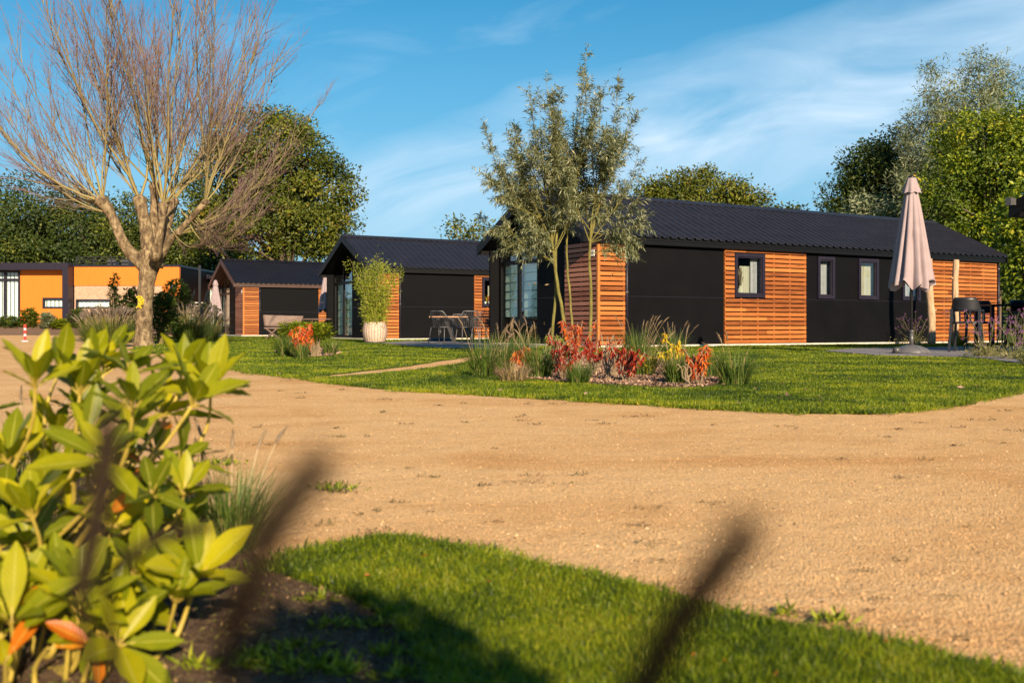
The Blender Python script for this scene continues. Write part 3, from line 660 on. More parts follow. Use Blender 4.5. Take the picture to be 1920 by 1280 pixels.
    r.prism([(t1 - .17, zt - .03), (t1, zt + .075), (t1 + .17, zt - .03), (t1 + .16, zt - .045), (t1, zt + .045), (t1 - .16, zt - .045)], 'x', x0 - .015, x1 + .02); r.build('ridge_cap', roofm, deck)
    for xx in (x0 - .035, x1 + .002):
        r = MB(); r.prism([(-.19, zr(-.19) - .20), (-.19, zr(-.19) + .045), (t1, zt + .045), (t1, zt - .20)], 'x', xx, xx + .03); r.prism([(t1 + .0005, zt - .20), (t1 + .0005, zt + .045), (W + .19, zr(-.19) + .045), (W + .19, zr(-.19) - .20)], 'x', xx, xx + .03)
        r.build('rake_board', trim, deck)
    r = MB(); r.box(x0, x1, -.152, -.003, 2.40, 2.494); r.build('eave_board', trim, deck)
    r = MB(); r.box(x0, x1, W + .003, W + .152, 2.40, 2.494); r.build('eave_board', trim, deck)
    # downpipes
    for xx in (.775, 14.70):
        q = MB(); q.tubes([[(xx, -.045, .06), (xx, -.045, 1.3), (xx, -.045, 2.42)]], .034, 10); dp = q.build('downpipe', M['frame'], root, True)
        for zz in (1.27, 2.2): q = MB(); q.tubes([[(xx, -.045, zz), (xx, -.045, zz + .035)]], .041, 10); q.build('pipe_collar', M['metal_grey'], dp)
    # number plate
    q = MB(); q.box(-.070, -.056, .07, .21, 2.10, 2.24); pl = q.build('number_plate', M['white'], root)
    if opt.get('num'):
        cu = bpy.data.curves.new('t', 'FONT'); cu.body = opt['num']; cu.size = .095; cu.extrude = .0015; cu.align_x = 'CENTER'; cu.align_y = 'CENTER'
        to = bpy.data.objects.new('t', cu); C.objects.link(to); bpy.context.view_layer.update()
        me = bpy.data.meshes.new_from_object(to.evaluated_get(bpy.context.evaluated_depsgraph_get())); bpy.data.objects.remove(to)
        me.materials.clear(); me.materials.append(M['ink']); o = bpy.data.objects.new('house_number', me); C.objects.link(o); o.parent = pl
        o.location = (-.072, .14, 2.17); o.rotation_euler = (R(90), 0, R(-90))
    if opt.get('lamp'):
        q = MB(); q.box(x0 - .16, x0 - .04, W + .05, W + .13, 2.60, 2.72); q.box(x0 - .20, x0 - .165, W + .04, W + .14, 2.59, 2.73); q.obox((x0 - .05, W + .09, 2.68), (x0 + .02, W + .09, 2.68), .03, .03); q.build('security_lamp', M['metal_grey'], root)
    return root
HP = [(1.97, 23.0), (-4.68, 35.6), (-13.04, 49.0), (11.62, 13.75)]
chalet('chalet', HP[0], 'long black chalet behind the young willow, with orange slat panels and corrugated roof', dict(blind=.74, num='19'))
chalet('chalet', HP[1], 'middle black chalet behind the bamboo planter and wire chairs', dict(blind=.16, num='3'))
chalet('chalet', HP[2], 'farthest chalet with brown roof edges, behind the picnic table', dict(blind=.5, brown=True, num='5'))
chalet('chalet', HP[3], 'black chalet whose roof corner with a lamp pokes in at the right edge', dict(blind=.5, lamp=True))

# ------------------------------------------------------------------ vase and flowers in windows
def hloc(i, s_, t, z):
    c, s0 = math.cos(HANG), math.sin(HANG); x, y = HP[i]; return (x + c * s_ - s0 * t, y + s0 * s_ + c * t, z)
v = thing('vase', hloc(0, 4.42, .10, 1.305), 'white bottle vase of dried reeds in the window of the long chalet', 'vase')
q = MB(); q.lathe([(.0, 0), (.07, 0), (.085, .05), (.075, .10), (.035, .15), (.03, .20), (.0, .2)], 16); q.build('vase_body', M['curtain'], v, True)
q = MB(); n = 26; a = rng.random(n) * 6.28; l = rng.uniform(.0, .10, n); top = rng.uniform(.42, .68, n)
Pt = np.stack([np.stack([np.zeros(n), np.zeros(n), np.full(n, .12)], 1), np.stack([np.cos(a) * l * .5, np.sin(a) * l * .3, top * .6], 1), np.stack([np.cos(a) * l, np.sin(a) * l * .5, top], 1)], 1)
q.tubes(Pt, np.tile([.003, .004, .008], (n, 1)), 4); q.build('dried_stems', M['plume'], v)
for k_, (s_, mt, lb) in enumerate([(4.30, 'yellow', 'yellow potted flower in the window of the middle chalet'), (4.52, 'redorange', 'orange potted flower beside the yellow one in the window')]):
    v = thing('potted_flower', hloc(1, s_, .10, 1.305), lb, 'flower')
    q = MB(); q.lathe([(0, 0), (.05, 0), (.07, .11), (.0, .11)], 12); q.build('pot', M['white'], v, True)
    q = MB(); n = 60; p = rng.normal(0, 1, (n, 3)) * np.array([.06, .03, .06]) + np.array([0, 0, .2]); q.diamonds(p, rng.normal(0, 1, (n, 3)), rng.normal(0, 1, (n, 3)), .06, .04, rng.random(n)); q.build('blossom', M[mt], v)

# ------------------------------------------------------------------ modern flat-roofed bungalows on the left
def at(px, py, z): p = P(px, py, z); return p[0], p[2]
ZB = 60.0
def windowpart(parent, x0, x1, z0, z1, y, mull=(), transom=None, fw=.12, fm='frame'):
    f = MB(); f.box(x0, x0 + fw, y - .06, y + .1, z0, z1); f.box(x1 - fw, x1, y - .06, y + .1, z0, z1); f.box(x0 + fw, x1 - fw, y - .06, y + .1, z0, z0 + fw); f.box(x0 + fw, x1 - fw, y - .06, y + .1, z1 - fw, z1)
    for m_ in mull: f.box(m_ - fw * .6, m_ + fw * .6, y - .05, y + .09, z0 + fw, z1 - fw)
    if transom: f.box(x0 + fw, x1 - fw, y - .045, y + .085, transom - fw * .5, transom + fw * .5)
    fo = f.build('window', M['frame'], parent)
    g = MB(); g.box(x0 + fw, x1 - fw, y, y + .01, z0 + fw, z1 - fw); g.build('pane', M['glass'], fo)
    n = int((x1 - x0) / .05); xx = np.linspace(x0 + fw * .5, x1 - fw * .5, n); yy = y + .16 + .03 * np.sin(xx * 26)
    V = np.concatenate([np.stack([xx, yy, np.full(n, z)], 1) for z in (z0 + fw * .5, z1 - fw * .5)])
    c = MB(); c.add(V, [(q, q + 1, n + q + 1, n + q) for q in range(n - 1)]); c.build('curtain', M['net'], fo)
    return fo
def wallbox(nm, mat, parent, x0, x1, y0, y1, z0, z1, holes=()):
    m = MB(); xs = x0
    for (a, c, u, v_) in sorted(holes):
        if a > xs: m.box(xs, a, y0, y1, z0, z1)
        if u > z0: m.box(a, c, y0, y1, z0, u)
        if v_ < z1: m.box(a, c, y0, y1, v_, z1)
        xs = c
    if xs < x1: m.box(xs, x1, y0, y1, z0, z1)
    return m.build(nm, mat, parent)
xa = lambda px: (px - 960) / FP * ZB
za = lambda py: CAMH - (py - HZ) / FP * ZB
b1 = thing('bungalow', (xa(60), ZB, 0), 'flat-roofed orange bungalow at the far left with a thick dark frame and tall curtained window', 'house')
ox = xa(60); X = lambda px: xa(px) - ox
hs = [(X(-10), X(38), .2, za(507)), (X(80), X(126), za(578), za(558))]
bw = wallbox('wall', M['plank'], b1, X(-70), X(127), 0, .2, 0, za(507), hs)
windowpart(b1, X(-10), X(38), .2, za(507), .02, (X(9.5),), za(524)); windowpart(b1, X(80), X(126), za(578), za(558), .02, fw=.10)
m = MB(); m.box(X(-70), X(138), -.75, .0, za(507), za(494)); m.box(X(127), X(138), -.75, .0, 0, za(507) - .001); m.build('portal_frame', M['frame'], b1)
m = MB(); m.box(X(-70), X(139), .201, 7, 0, za(496)); m.build('back_volume', M['black'], b1)
b2 = thing('bungalow', (xa(240), ZB, 0), 'orange and pale brick bungalow with a railed roof terrace behind the bare tree', 'house')
ox = xa(240)
hole = (X(142), X(208), za(578), za(561))
def m_brick():
    m = Mat('pale brick'); v = m.co('Object', (1, 1, 1), (R(90), 0, 0)); br = m.new('ShaderNodeTexBrick'); br.inputs['Scale'].default_value = 4.5; br.inputs['Mortar Size'].default_value = .015
    br.inputs['Color1'].default_value = (0.46, 0.30, 0.20, 1); br.inputs['Color2'].default_value = (0.33, 0.20, 0.13, 1); br.inputs['Mortar'].default_value = (0.42, 0.33, 0.25, 1); m.L.new(v, br.inputs['Vector'])
    m.base(br.outputs[0], .85); return m.m
M['brick'] = m_brick()
wallbox('brick_wall', M['brick'], b2, X(139), X(304), 0.05, .25, 0, za(536), [hole])
wallbox('wall', M['plank'], b2, X(139), X(304), 0, .25, za(535.5), za(500)); wallbox('wall', M['plank'], b2, X(304) + .002, X(336), -.002, .25, 0, za(500))
windowpart(b2, hole[0], hole[1], hole[2], hole[3], .06, fw=.09)
m = MB(); m.box(X(138), X(337), -.05, 7, za(500) + .002, za(496.5)); m.build('roof', M['frame'], b2)
m = MB(); m.box(X(139), X(336), .251, 7, 0, za(500)); m.build('back_volume', M['black'], b2)
rl = MB()
for px in (139, 172, 205, 238, 270): rl.box(X(px) - .03, X(px) + .03, .3, .36, za(496.5), za(481))
for py in (481, 486, 491): rl.box(X(139), X(270), .31, .35, za(py) - .02, za(py) + .02)
rl.build('railing', M['metal_black'], b2)
for k_, (p0, p1) in enumerate([(187, 203), (214, 229)]):
    ch = thing('terrace_seat', (xa((p0 + p1) / 2), ZB + 1.2, za(496.5)), ['grey lounge seat on the roof terrace, nearer the left railing post', 'grey lounge seat on the roof terrace, nearer the bare tree'][k_], 'seat', 'lounge seats on the roof terrace')
    w_ = (p1 - p0) * ZB / FP / 2; m = MB(); m.box(-w_, w_, -.1, .0, .05, .42); m.build('backrest', M['wire'], ch); m = MB(); m.box(-w_, w_, .0, .45, .05, .25); m.build('seat', M['wire'], ch)
ZC = 66.0; xa = lambda px: (px - 960) / FP * ZC; za = lambda py: CAMH - (py - HZ) / FP * ZC
b3 = thing('bungalow', (xa(395), ZC, 0), 'small dark-roofed bungalow with a white curtained window, between the bare tree and the farthest chalet', 'house'); ox = xa(395)
wh = (X(374), X(404), .2, za(527))
wallbox('wall', M['plank'], b3, X(366), X(440), 0, .2, 0, za(524), [wh]); windowpart(b3, wh[0], wh[1], .2, za(527), .02, (X(390),), za(540), fw=.1)
m = MB(); m.box(X(342), X(445), -.6, 5, za(524) + .01, za(516)); m.build('roof', M['frame'], b3); m = MB(); m.box(X(366), X(440), .201, 5, 0, za(524)); m.build('back_volume', M['black'], b3)
st = thing('outdoor_stair', (*at(356, 611, 58)[:1], 58, 0), 'black open stair with pale treads beside the orange bungalow', 'stair')
for k_ in range(7):
    m = MB(); z_ = .75 + k_ * .19; m.box(-.38, .38, k_ * .22, k_ * .22 + .26, z_ - .04, z_); m.build('tread', M['white'], st)
for sx in (-.4, .4):
    m = MB(); m.obox((sx, -.1, .5), (sx, 2.2, 2.6), .05, .2); m.build('stringer', M['metal_black'], st)
m = MB(); m.box(.46, .58, .1, .22, 0, 4.0); m.build('post', M['metal_black'], st)
gl_ = thing('garden_lamp', (P(325, 611, 50)[0], 50, 0), 'black garden lamp post in front of the orange wall', 'lamp')
m = MB(); m.tubes([[(0, 0, 0), (0, 0, 2.2)]], .05, 8); m.build('pole', M['metal_black'], gl_); m = MB(); m.lathe([(.0, 2.2), (.16, 2.2), (.18, 2.45), (.16, 2.56), (0, 2.58)], 12); m.build('lamp_head', M['metal_black'], gl_)

# low mound with planting before the bungalows
def mound():
    nx, ny = 60, 8; xs_ = np.linspace(-44, -17, nx); ys_ = np.linspace(54.5, 59.6, ny); Xg, Yg = np.meshgrid(xs_, ys_)
    pr = np.clip((Yg - 54.5) / 2.0, 0, 1); pr = pr * pr * (3 - 2 * pr); H = .55 * pr * (1 + .15 * np.sin(Xg * 1.3)) * np.clip((-17 - Xg) / 1.5, 0, 1)
    m = MB(); idx = np.arange(nx * ny).reshape(ny, nx); m.add(np.stack([Xg, Yg, H + .003], -1).reshape(-1, 3), np.stack([idx[:-1, :-1], idx[:-1, 1:], idx[1:, 1:], idx[1:, :-1]], -1).reshape(-1, 4))
    o = m.build('planting_mound', M['mulch'], None, True); o['kind'] = 'structure'
mound()

# ------------------------------------------------------------------ trees
def foliage(blobs, nclump, cr, per, leaf, seed, surf=0.55, tilt=0.6, flatz=0.7, rngbias=0.0):
    g = np.random.default_rng(seed); blobs = np.array(blobs, float); vol = blobs[:, 3] * blobs[:, 4] * blobs[:, 5]; n_ = g.choice(len(blobs), nclump, p=vol / vol.sum())
    u = g.normal(0, 1, (nclump, 3)); u /= np.linalg.norm(u, axis=1, keepdims=True); rad = np.where(g.random(nclump) < surf, g.uniform(.82, 1.06, nclump), g.random(nclump) ** (1 / 3))
    c = blobs[n_, :3] + u * rad[:, None] * blobs[n_, 3:6]
    cs = g.uniform(.55, 1.35, nclump) * cr; tone = g.random(nclump)
    pc = np.repeat(np.arange(nclump), per); k = len(pc)
    off = np.clip(g.normal(0, .5, (k, 3)), -.85, .85) * cs[pc][:, None] * np.array([1, 1, flatz]); p = c[pc] + off
    d = off / (np.linalg.norm(off, axis=1, keepdims=True) + 1e-6) + g.normal(0, .7, (k, 3)) + np.array([0, 0, -tilt * .5])
    nr = g.normal(0, .55, (k, 3)) + np.array([0, 0, .7]) + u[pc] * .9
    r = np.clip(.62 * tone[pc] ** 1.2 + .40 * g.random(k) + rngbias, 0, 1)
    return c, p, d, nr, g.uniform(.6, 1.35, k) * leaf, r
def tree(name, label, cat, base, blobs, nclump, cr, per, leaf, mat, seed, trunk_r=.3, group=None, bark='bark_dark', aspect=.55, limbs=14, stems=1, **kw):
    t = thing(name, base, label, cat, group)
    B = np.array(blobs, float); B[:, :3] -= np.array(base)
    c, p, d, nr, L_, r = foliage(B, nclump, cr, per, leaf, seed, **kw)
    m = MB(); m.diamonds(p, d, nr, L_, L_ * aspect, r); m.build('crown', M[mat], t)
    g = np.random.default_rng(seed + 5); m = MB()
    cen = (B[:, :3] * B[:, 3:4]).sum(0) / B[:, 3].sum(); zlow = (B[:, 2] - B[:, 5]).min(); top = np.array([cen[0] * .6, cen[1] * .6, max(cen[2], 1.0)])
    tt = np.linspace(0, 1, 7)[:, None]; tr = top * tt + np.sin(tt * 5) * np.array([.12, .1, 0]); m.tubes(tr[None], trunk_r * (1.15 - .75 * tt[:, 0])[None], 9)
    pick = g.choice(len(c), min(limbs * 3, len(c)), replace=False)
    Pt = []
    for q in pick:
        s0 = g.uniform(.35, .95); a = top * s0; e = c[q]; mid = (a + e) / 2 + np.array([0, 0, -.12 * np.linalg.norm(e - a)]) + g.normal(0, .1, 3); Pt.append([a, (a + mid) / 2 + g.normal(0, .05, 3), mid, (mid + e) / 2 + g.normal(0, .1, 3), e])
    m.tubes(np.array(Pt), trunk_r * np.tile(np.array([.30, .22, .15, .09, .04]), (len(Pt), 1)), 5, cap=False); m.build('trunk', M[bark], t, True)
    return t
def bl(px, py, z, rx, ry=None, rd=None):       # blob: centre pixel at distance, radii in pixels
    c = P(px, py, z); k = z / FP; ry = ry or rx; return (c[0], c[1], c[2], rx * k, (rd or (rx + ry) * .5) * k, ry * k)
bs = lambda px, z: (P(px, 611, z)[0], z, 0.0)
tree('broadleaf_tree', 'large rounded tree with autumn tinged leaves behind the far chalets, right of the bare tree', 'tree', bs(540, 62), [bl(520, 300, 62, 105, 85), bl(440, 350, 62, 80, 95), bl(580, 350, 62, 85, 70), bl(520, 420, 62, 140, 65), bl(600, 430, 62, 60, 50), bl(480, 250, 62, 70, 45), bl(640, 365, 62, 35, 40)], 560, .85, 120, .20, 'olive', 11, .5, limbs=30, surf=.62)
tree('broadleaf_tree', 'dark green dense tree behind the bungalows at the far left edge', 'tree', bs(50, 84), [bl(60, 420, 84, 100, 80), bl(-20, 440, 84, 100, 90), bl(110, 450, 84, 90, 60), bl(10, 470, 84, 130, 50)], 330, 1.4, 110, .27, 'oak', 12, .5)
tree('broadleaf_tree', 'dark green tree just left of the bare trunk behind the roof terrace', 'tree', bs(190, 82), [bl(165, 430, 82, 60, 60), bl(225, 455, 82, 50, 50), bl(200, 480, 82, 90, 45)], 190, 1.3, 100, .27, 'oak', 13, .4)
tree('broadleaf_tree', 'olive green tree filling the gap behind the bare trunk and small bungalow', 'tree', bs(350, 78), [bl(320, 455, 78, 70, 55), bl(400, 440, 78, 70, 60), bl(365, 500, 78, 110, 50), bl(250, 430, 78, 50, 60)], 320, 1.2, 100, .26, 'olive', 14, .4, rngbias=-.15)
tree('broadleaf_tree', 'rounded olive tree top rising over the ridge of the long chalet', 'tree', bs(1310, 62), [bl(1310, 370, 62, 95, 50), bl(1235, 385, 62, 50, 35), bl(1390, 385, 62, 45, 32), bl(1320, 440, 62, 120, 50), bl(1185, 395, 62, 30, 35)], 420, .9, 100, .20, 'olive', 15, .4, rngbias=.05)
tree('broadleaf_tree', 'small tree top just showing above the middle of the long chalet roof', 'tree', bs(1475, 66), [bl(1470, 398, 66, 38, 14), bl(1470, 430, 66, 45, 30)], 50, .8, 40, .28, 'olive', 16, .25)
tree('broadleaf_tree', 'thin half bare tree top between the middle and the long chalet', 'tree', bs(870, 70), [bl(855, 438, 70, 30, 22), bl(900, 440, 70, 25, 22), bl(875, 470, 70, 50, 30)], 46, 1.0, 34, .26, 'olive', 17, .25, limbs=16)
tree('broadleaf_tree', 'dark green tree behind the long chalet roof, left of the tall pale willow', 'tree', bs(1640, 56), [bl(1640, 330, 56, 55, 60), bl(1600, 380, 56, 45, 45), bl(1680, 300, 56, 40, 55), bl(1650, 420, 56, 90, 60)], 380, .8, 100, .19, 'oak', 18, .35)
tree('willow_tree', 'tall silvery willow whose pale pointed top is highest at the right', 'tree', bs(1760, 52), [bl(1755, 180, 52, 32, 60), bl(1840, 150, 52, 26, 55), bl(1880, 165, 52, 22, 60), bl(1745, 270, 52, 55, 65), bl(1820, 240, 52, 65, 60), bl(1735, 350, 52, 55, 55), bl(1790, 420, 52, 80, 60)], 460, .6, 90, .22, 'pale', 19, .3, aspect=.24, surf=.55, flatz=1.0)
tree('bush', 'pale silvery bush peeping over the chalet roof left of the parasol', 'bush', bs(1618, 44), [bl(1618, 385, 44, 18, 40), bl(1640, 400, 44, 30, 25), bl(1625, 450, 44, 40, 50)], 60, .5, 44, .26, 'pale', 20, .12, aspect=.26)
tree('broadleaf_tree', 'sunlit bright green tree behind the far end of the long chalet, right of the parasol', 'tree', bs(1860, 40), [bl(1850, 290, 40, 90, 80), bl(1790, 380, 40, 70, 75), bl(1900, 350, 40, 85, 110), bl(1840, 450, 40, 85, 70), bl(1920, 250, 40, 60, 50), bl(1900, 500, 40, 60, 50)], 430, .62, 105, .155, 'fresh', 21, .3, limbs=22, surf=.7)
tree('broadleaf_tree', 'shaded tree with low branches behind the bar table at the right edge', 'tree', bs(1925, 33), [bl(1935, 430, 33, 60, 90), bl(1960, 520, 33, 60, 60)], 140, .5, 50, .18, 'fresh', 22, .28, limbs=10, bark='bark')

# hedge-like shrubs close the view behind the houses
for k_, (px, z, wd, hh, mt, lb) in enumerate([(-60, 72, 300, 75, 'oak', 'dark hedge behind the far left bungalow'), (330, 76, 200, 60, 'oak', 'dark hedge behind the small bungalow'), (620, 70, 150, 62, 'oak', 'dark hedge behind the far chalet ridge'), (860, 72, 150, 60, 'olive', 'low hedge hidden behind the middle chalet'), (1930, 60, 200, 120, 'oak', 'dark hedge behind the trees at the right edge')]):
    tree('hedge', lb, 'hedge', bs(px, z), [bl(px + dx, 611 - hh * .5, z, wd * .35, hh * .6) for dx in (-wd * .4, 0, wd * .4)], 220, 1.4, 40, .45, mt, 40 + k_, .2, limbs=4)

# bare pollarded tree
def bare_tree():
    z = 24.0; k = z / FP; b0 = P(270, 648, z); t = thing('bare_tree', (b0[0], z, 0), 'large leafless pollarded tree with a thick pale trunk on the left lawn edge', 'tree')
    g = np.random.default_rng(5)
    def L(px, py, dy=0.0): p = P(px, py, z + dy); return p - np.array([b0[0], z, 0])
    trunk = MB()
    def limb(pts, w_, sides=14):
        w_ = [w_[0] * .95] + [a * .84 for a in w_[1:]]; p = np.array(pts); n = len(p); tt = np.linspace(0, n - 1, (n - 1) * 4 + 1); i = np.minimum(tt.astype(int), n - 2); f = (tt - i)[:, None]
        q = p[i] * (1 - f) + p[i + 1] * f; w_ = np.array(w_) * k / 2; r_ = w_[i] * (1 - f[:, 0]) + w_[i + 1] * f[:, 0]
        # soften corners
        for _ in range(2): q[1:-1] = (q[:-2] + 2 * q[1:-1] + q[2:]) / 4; r_[1:-1] = (r_[:-2] + 2 * r_[1:-1] + r_[2:]) / 4
        r_ = r_ * (1 + g.normal(0, .035, len(r_))); trunk.tubes(q[None], r_[None], sides)
    limb([L(271, 651), L(270, 640), L(270, 600), L(272, 560), L(276, 520), L(281, 492), L(283, 470)], [47, 41, 36, 34, 38, 52, 46])
    limb([L(285, 520, .05), L(262, 488, -.1), L(240, 470, -.2), L(226, 445, -.3), L(215, 415, -.3), L(203, 392, -.3), L(192, 378, -.3)], [24, 34, 26, 23, 20, 24, 30])
    limb([L(280, 500), L(277, 465), L(274, 430), L(268, 400), L(262, 375)], [38, 30, 27, 24, 30])
    limb([L(286, 500, .3), L(286, 460, .4), L(290, 420, .5), L(290, 380, .5), L(291, 350, .5)], [36, 28, 24, 20, 24])
    limb([L(292, 500), L(303, 465), L(310, 435), L(318, 405), L(324, 378)], [30, 26, 24, 20, 26])
    limb([L(300, 480, -.2), L(318, 450, -.4), L(338, 432, -.6), L(362, 405, -.7), L(385, 380, -.8)], [22, 17, 14, 12, 16])
    limb([L(290, 485, -.5), L(298, 450, -.7), L(303, 410, -.8), L(306, 385, -.8)], [24, 18, 16, 20])
    for c_, s_ in ((L(192, 378, -.3), 22), (L(262, 375), 22), (L(291, 350, .5), 20), (L(324, 378), 20), (L(385, 380, -.8), 13), (L(306, 385, -.8), 16), (L(336, 437, -.6), 12)):
        th = np.linspace(-1, 1, 7); prof = [(math.sqrt(max(0, 1 - a * a)) * s_ * k / 2 * 1.25 + .002, a * s_ * k / 2) for a in th]
        q = MB(); trunk.lathe([(r_, zz) for r_, zz in prof], 9); trunk.v[-1] = trunk.v[-1] * (1 + g.normal(0, .07, (len(trunk.v[-1]), 1))) + c_
    trunk.build('trunk', M['bark'], t, True)
    ls = MB(); c_ = L(262, 566, -.21); n = 120; p = c_ + np.stack([g.normal(0, .025, n) + .03 * np.sin(np.linspace(0, 3, n)), np.full(n, -.02) + g.normal(0, .008, n), np.linspace(-.13, .13, n)], 1)
    ls.diamonds(p, g.normal(0, 1, (n, 3)), g.normal(0, .3, (n, 3)) + np.array([0, -1, 0]), .05, .04, .5); ls.build('lichen', M['moss'], t)
    heads = [(L(192, 378, -.3), 12, -30, 24), (L(262, 375), 7, -16, 20), (L(291, 350, .5), 8, 0, 20), (L(324, 378), 8, 6, 18), (L(385, 380, -.8), 6, 13, 20), (L(306, 385, -.8), 7, 2, 30), (L(336, 437, -.6), 3, 50, 14), (L(215, 400, -.3), 3, -54, 14)]
    S = []; lens = []
    for h, n, mean, sp in heads:
        for q in range(n):
            az_lean = R(mean + g.normal(0, sp * .75)); dep = R(g.normal(0, 26)); ln = g.uniform(3.6, 5.4)
            az_lean = max(-1.25, min(1.3, az_lean)); d = np.array([math.sin(az_lean), math.sin(dep) * .9, max(.12, math.cos(az_lean))]); d /= np.linalg.norm(d)
            ln *= (1 - .25 * abs(az_lean) / 1.3); K = 9; s_ = np.linspace(0, 1, K)[:, None]
            up = np.array([0, 0, 1.0]); bend = .34 * abs(az_lean)
            p = h + d * ln * s_ + up * ln * bend * (s_ ** 2) - up * ln * bend * .25 * np.sin(s_ * math.pi) + np.cumsum(g.normal(0, .024, (K, 3)), 0) * ln / 4 * (s_ > 0)
            S.append(p); lens.append(ln)
    # a few drooping shoots on the right
    for q in range(7):
        h = L(330 + g.uniform(-20, 60), 425 - g.uniform(0, 35), -.6); ln = g.uniform(1.8, 2.6); a = g.uniform(-.3, .9); s_ = np.linspace(0, 1, 9)[:, None]
        S.append(h + np.array([math.cos(a), -.3 * g.random(), 0]) * ln * s_ * .8 + np.array([0, 0, 1]) * ln * (-.36 * np.sin(s_ * 2.6) + .35 * s_ ** 2)); lens.append(ln * .8)
    S = np.array(S); lens = np.array(lens); n = len(S); m = MB(); s_ = np.linspace(0, 1, 9)
    m.tubes(S, (.026 * (1 - s_) ** .85 + .004)[None] * (lens / 4.6)[:, None] * g.uniform(.7, 1.25, (n, 1)), 5, r=np.tile(s_ * .45, (n, 1)), cap=False)
    def sub(Par, plen, per, lo, hi, l0, l1, r0, r1, tone0, tone1, ang=(22, 42), K=5):
        N_ = len(Par); idx = np.repeat(np.arange(N_), per); kk = len(idx); u = g.uniform(lo, hi, kk) * (Par.shape[1] - 1); i = np.minimum(u.astype(int), Par.shape[1] - 2); f = (u - i)[:, None]
        a = Par[idx, i] * (1 - f) + Par[idx, i + 1] * f; T = Par[idx, i + 1] - Par[idx, i]; T /= np.linalg.norm(T, axis=1, keepdims=True)
        rnd = g.normal(0, 1, (kk, 3)); rnd -= (rnd * T).sum(1, keepdims=True) * T; rnd /= np.linalg.norm(rnd, axis=1, keepdims=True)
        an = np.radians(g.uniform(*ang, kk))[:, None]; d = T * np.cos(an) + rnd * np.sin(an) + np.array([0, 0, .12]); rem = (1 - u / (Par.shape[1] - 1)); ln = g.uniform(l0, l1, kk) * (.45 + .75 * rem) * (plen[idx] / plen.mean())
        s2 = np.linspace(0, 1, K)[None, :, None]; p = a[:, None] + d[:, None] * ln[:, None, None] * s2 + np.array([0, 0, 1]) * (ln * .12)[:, None, None] * s2 ** 2 + np.cumsum(g.normal(0, .018, (kk, K, 3)), 1) * (s2 > 0) * ln[:, None, None]
        rr = (r0 * (1 - s2[0, :, 0]) + r1)[None] * np.ones((kk, 1)); tn = np.clip(tone0 + (tone1 - tone0) * s2[0, :, 0][None] + g.normal(0, .06, (kk, 1)), 0, 1)
        m.tubes(p, rr, 3, r=tn, cap=False); return p, ln
    p2, l2 = sub(S, lens, 16, .10, .96, .9, 2.2, .0076, .0028, .25, .8, (14, 34), 6)
    p3, l3 = sub(p2, l2, 7, .15, .98, .22, .62, .0026, .0015, .65, 1.0, (20, 45), 4)
    m.build('shoots', M['shoot'], t)
bare_tree()

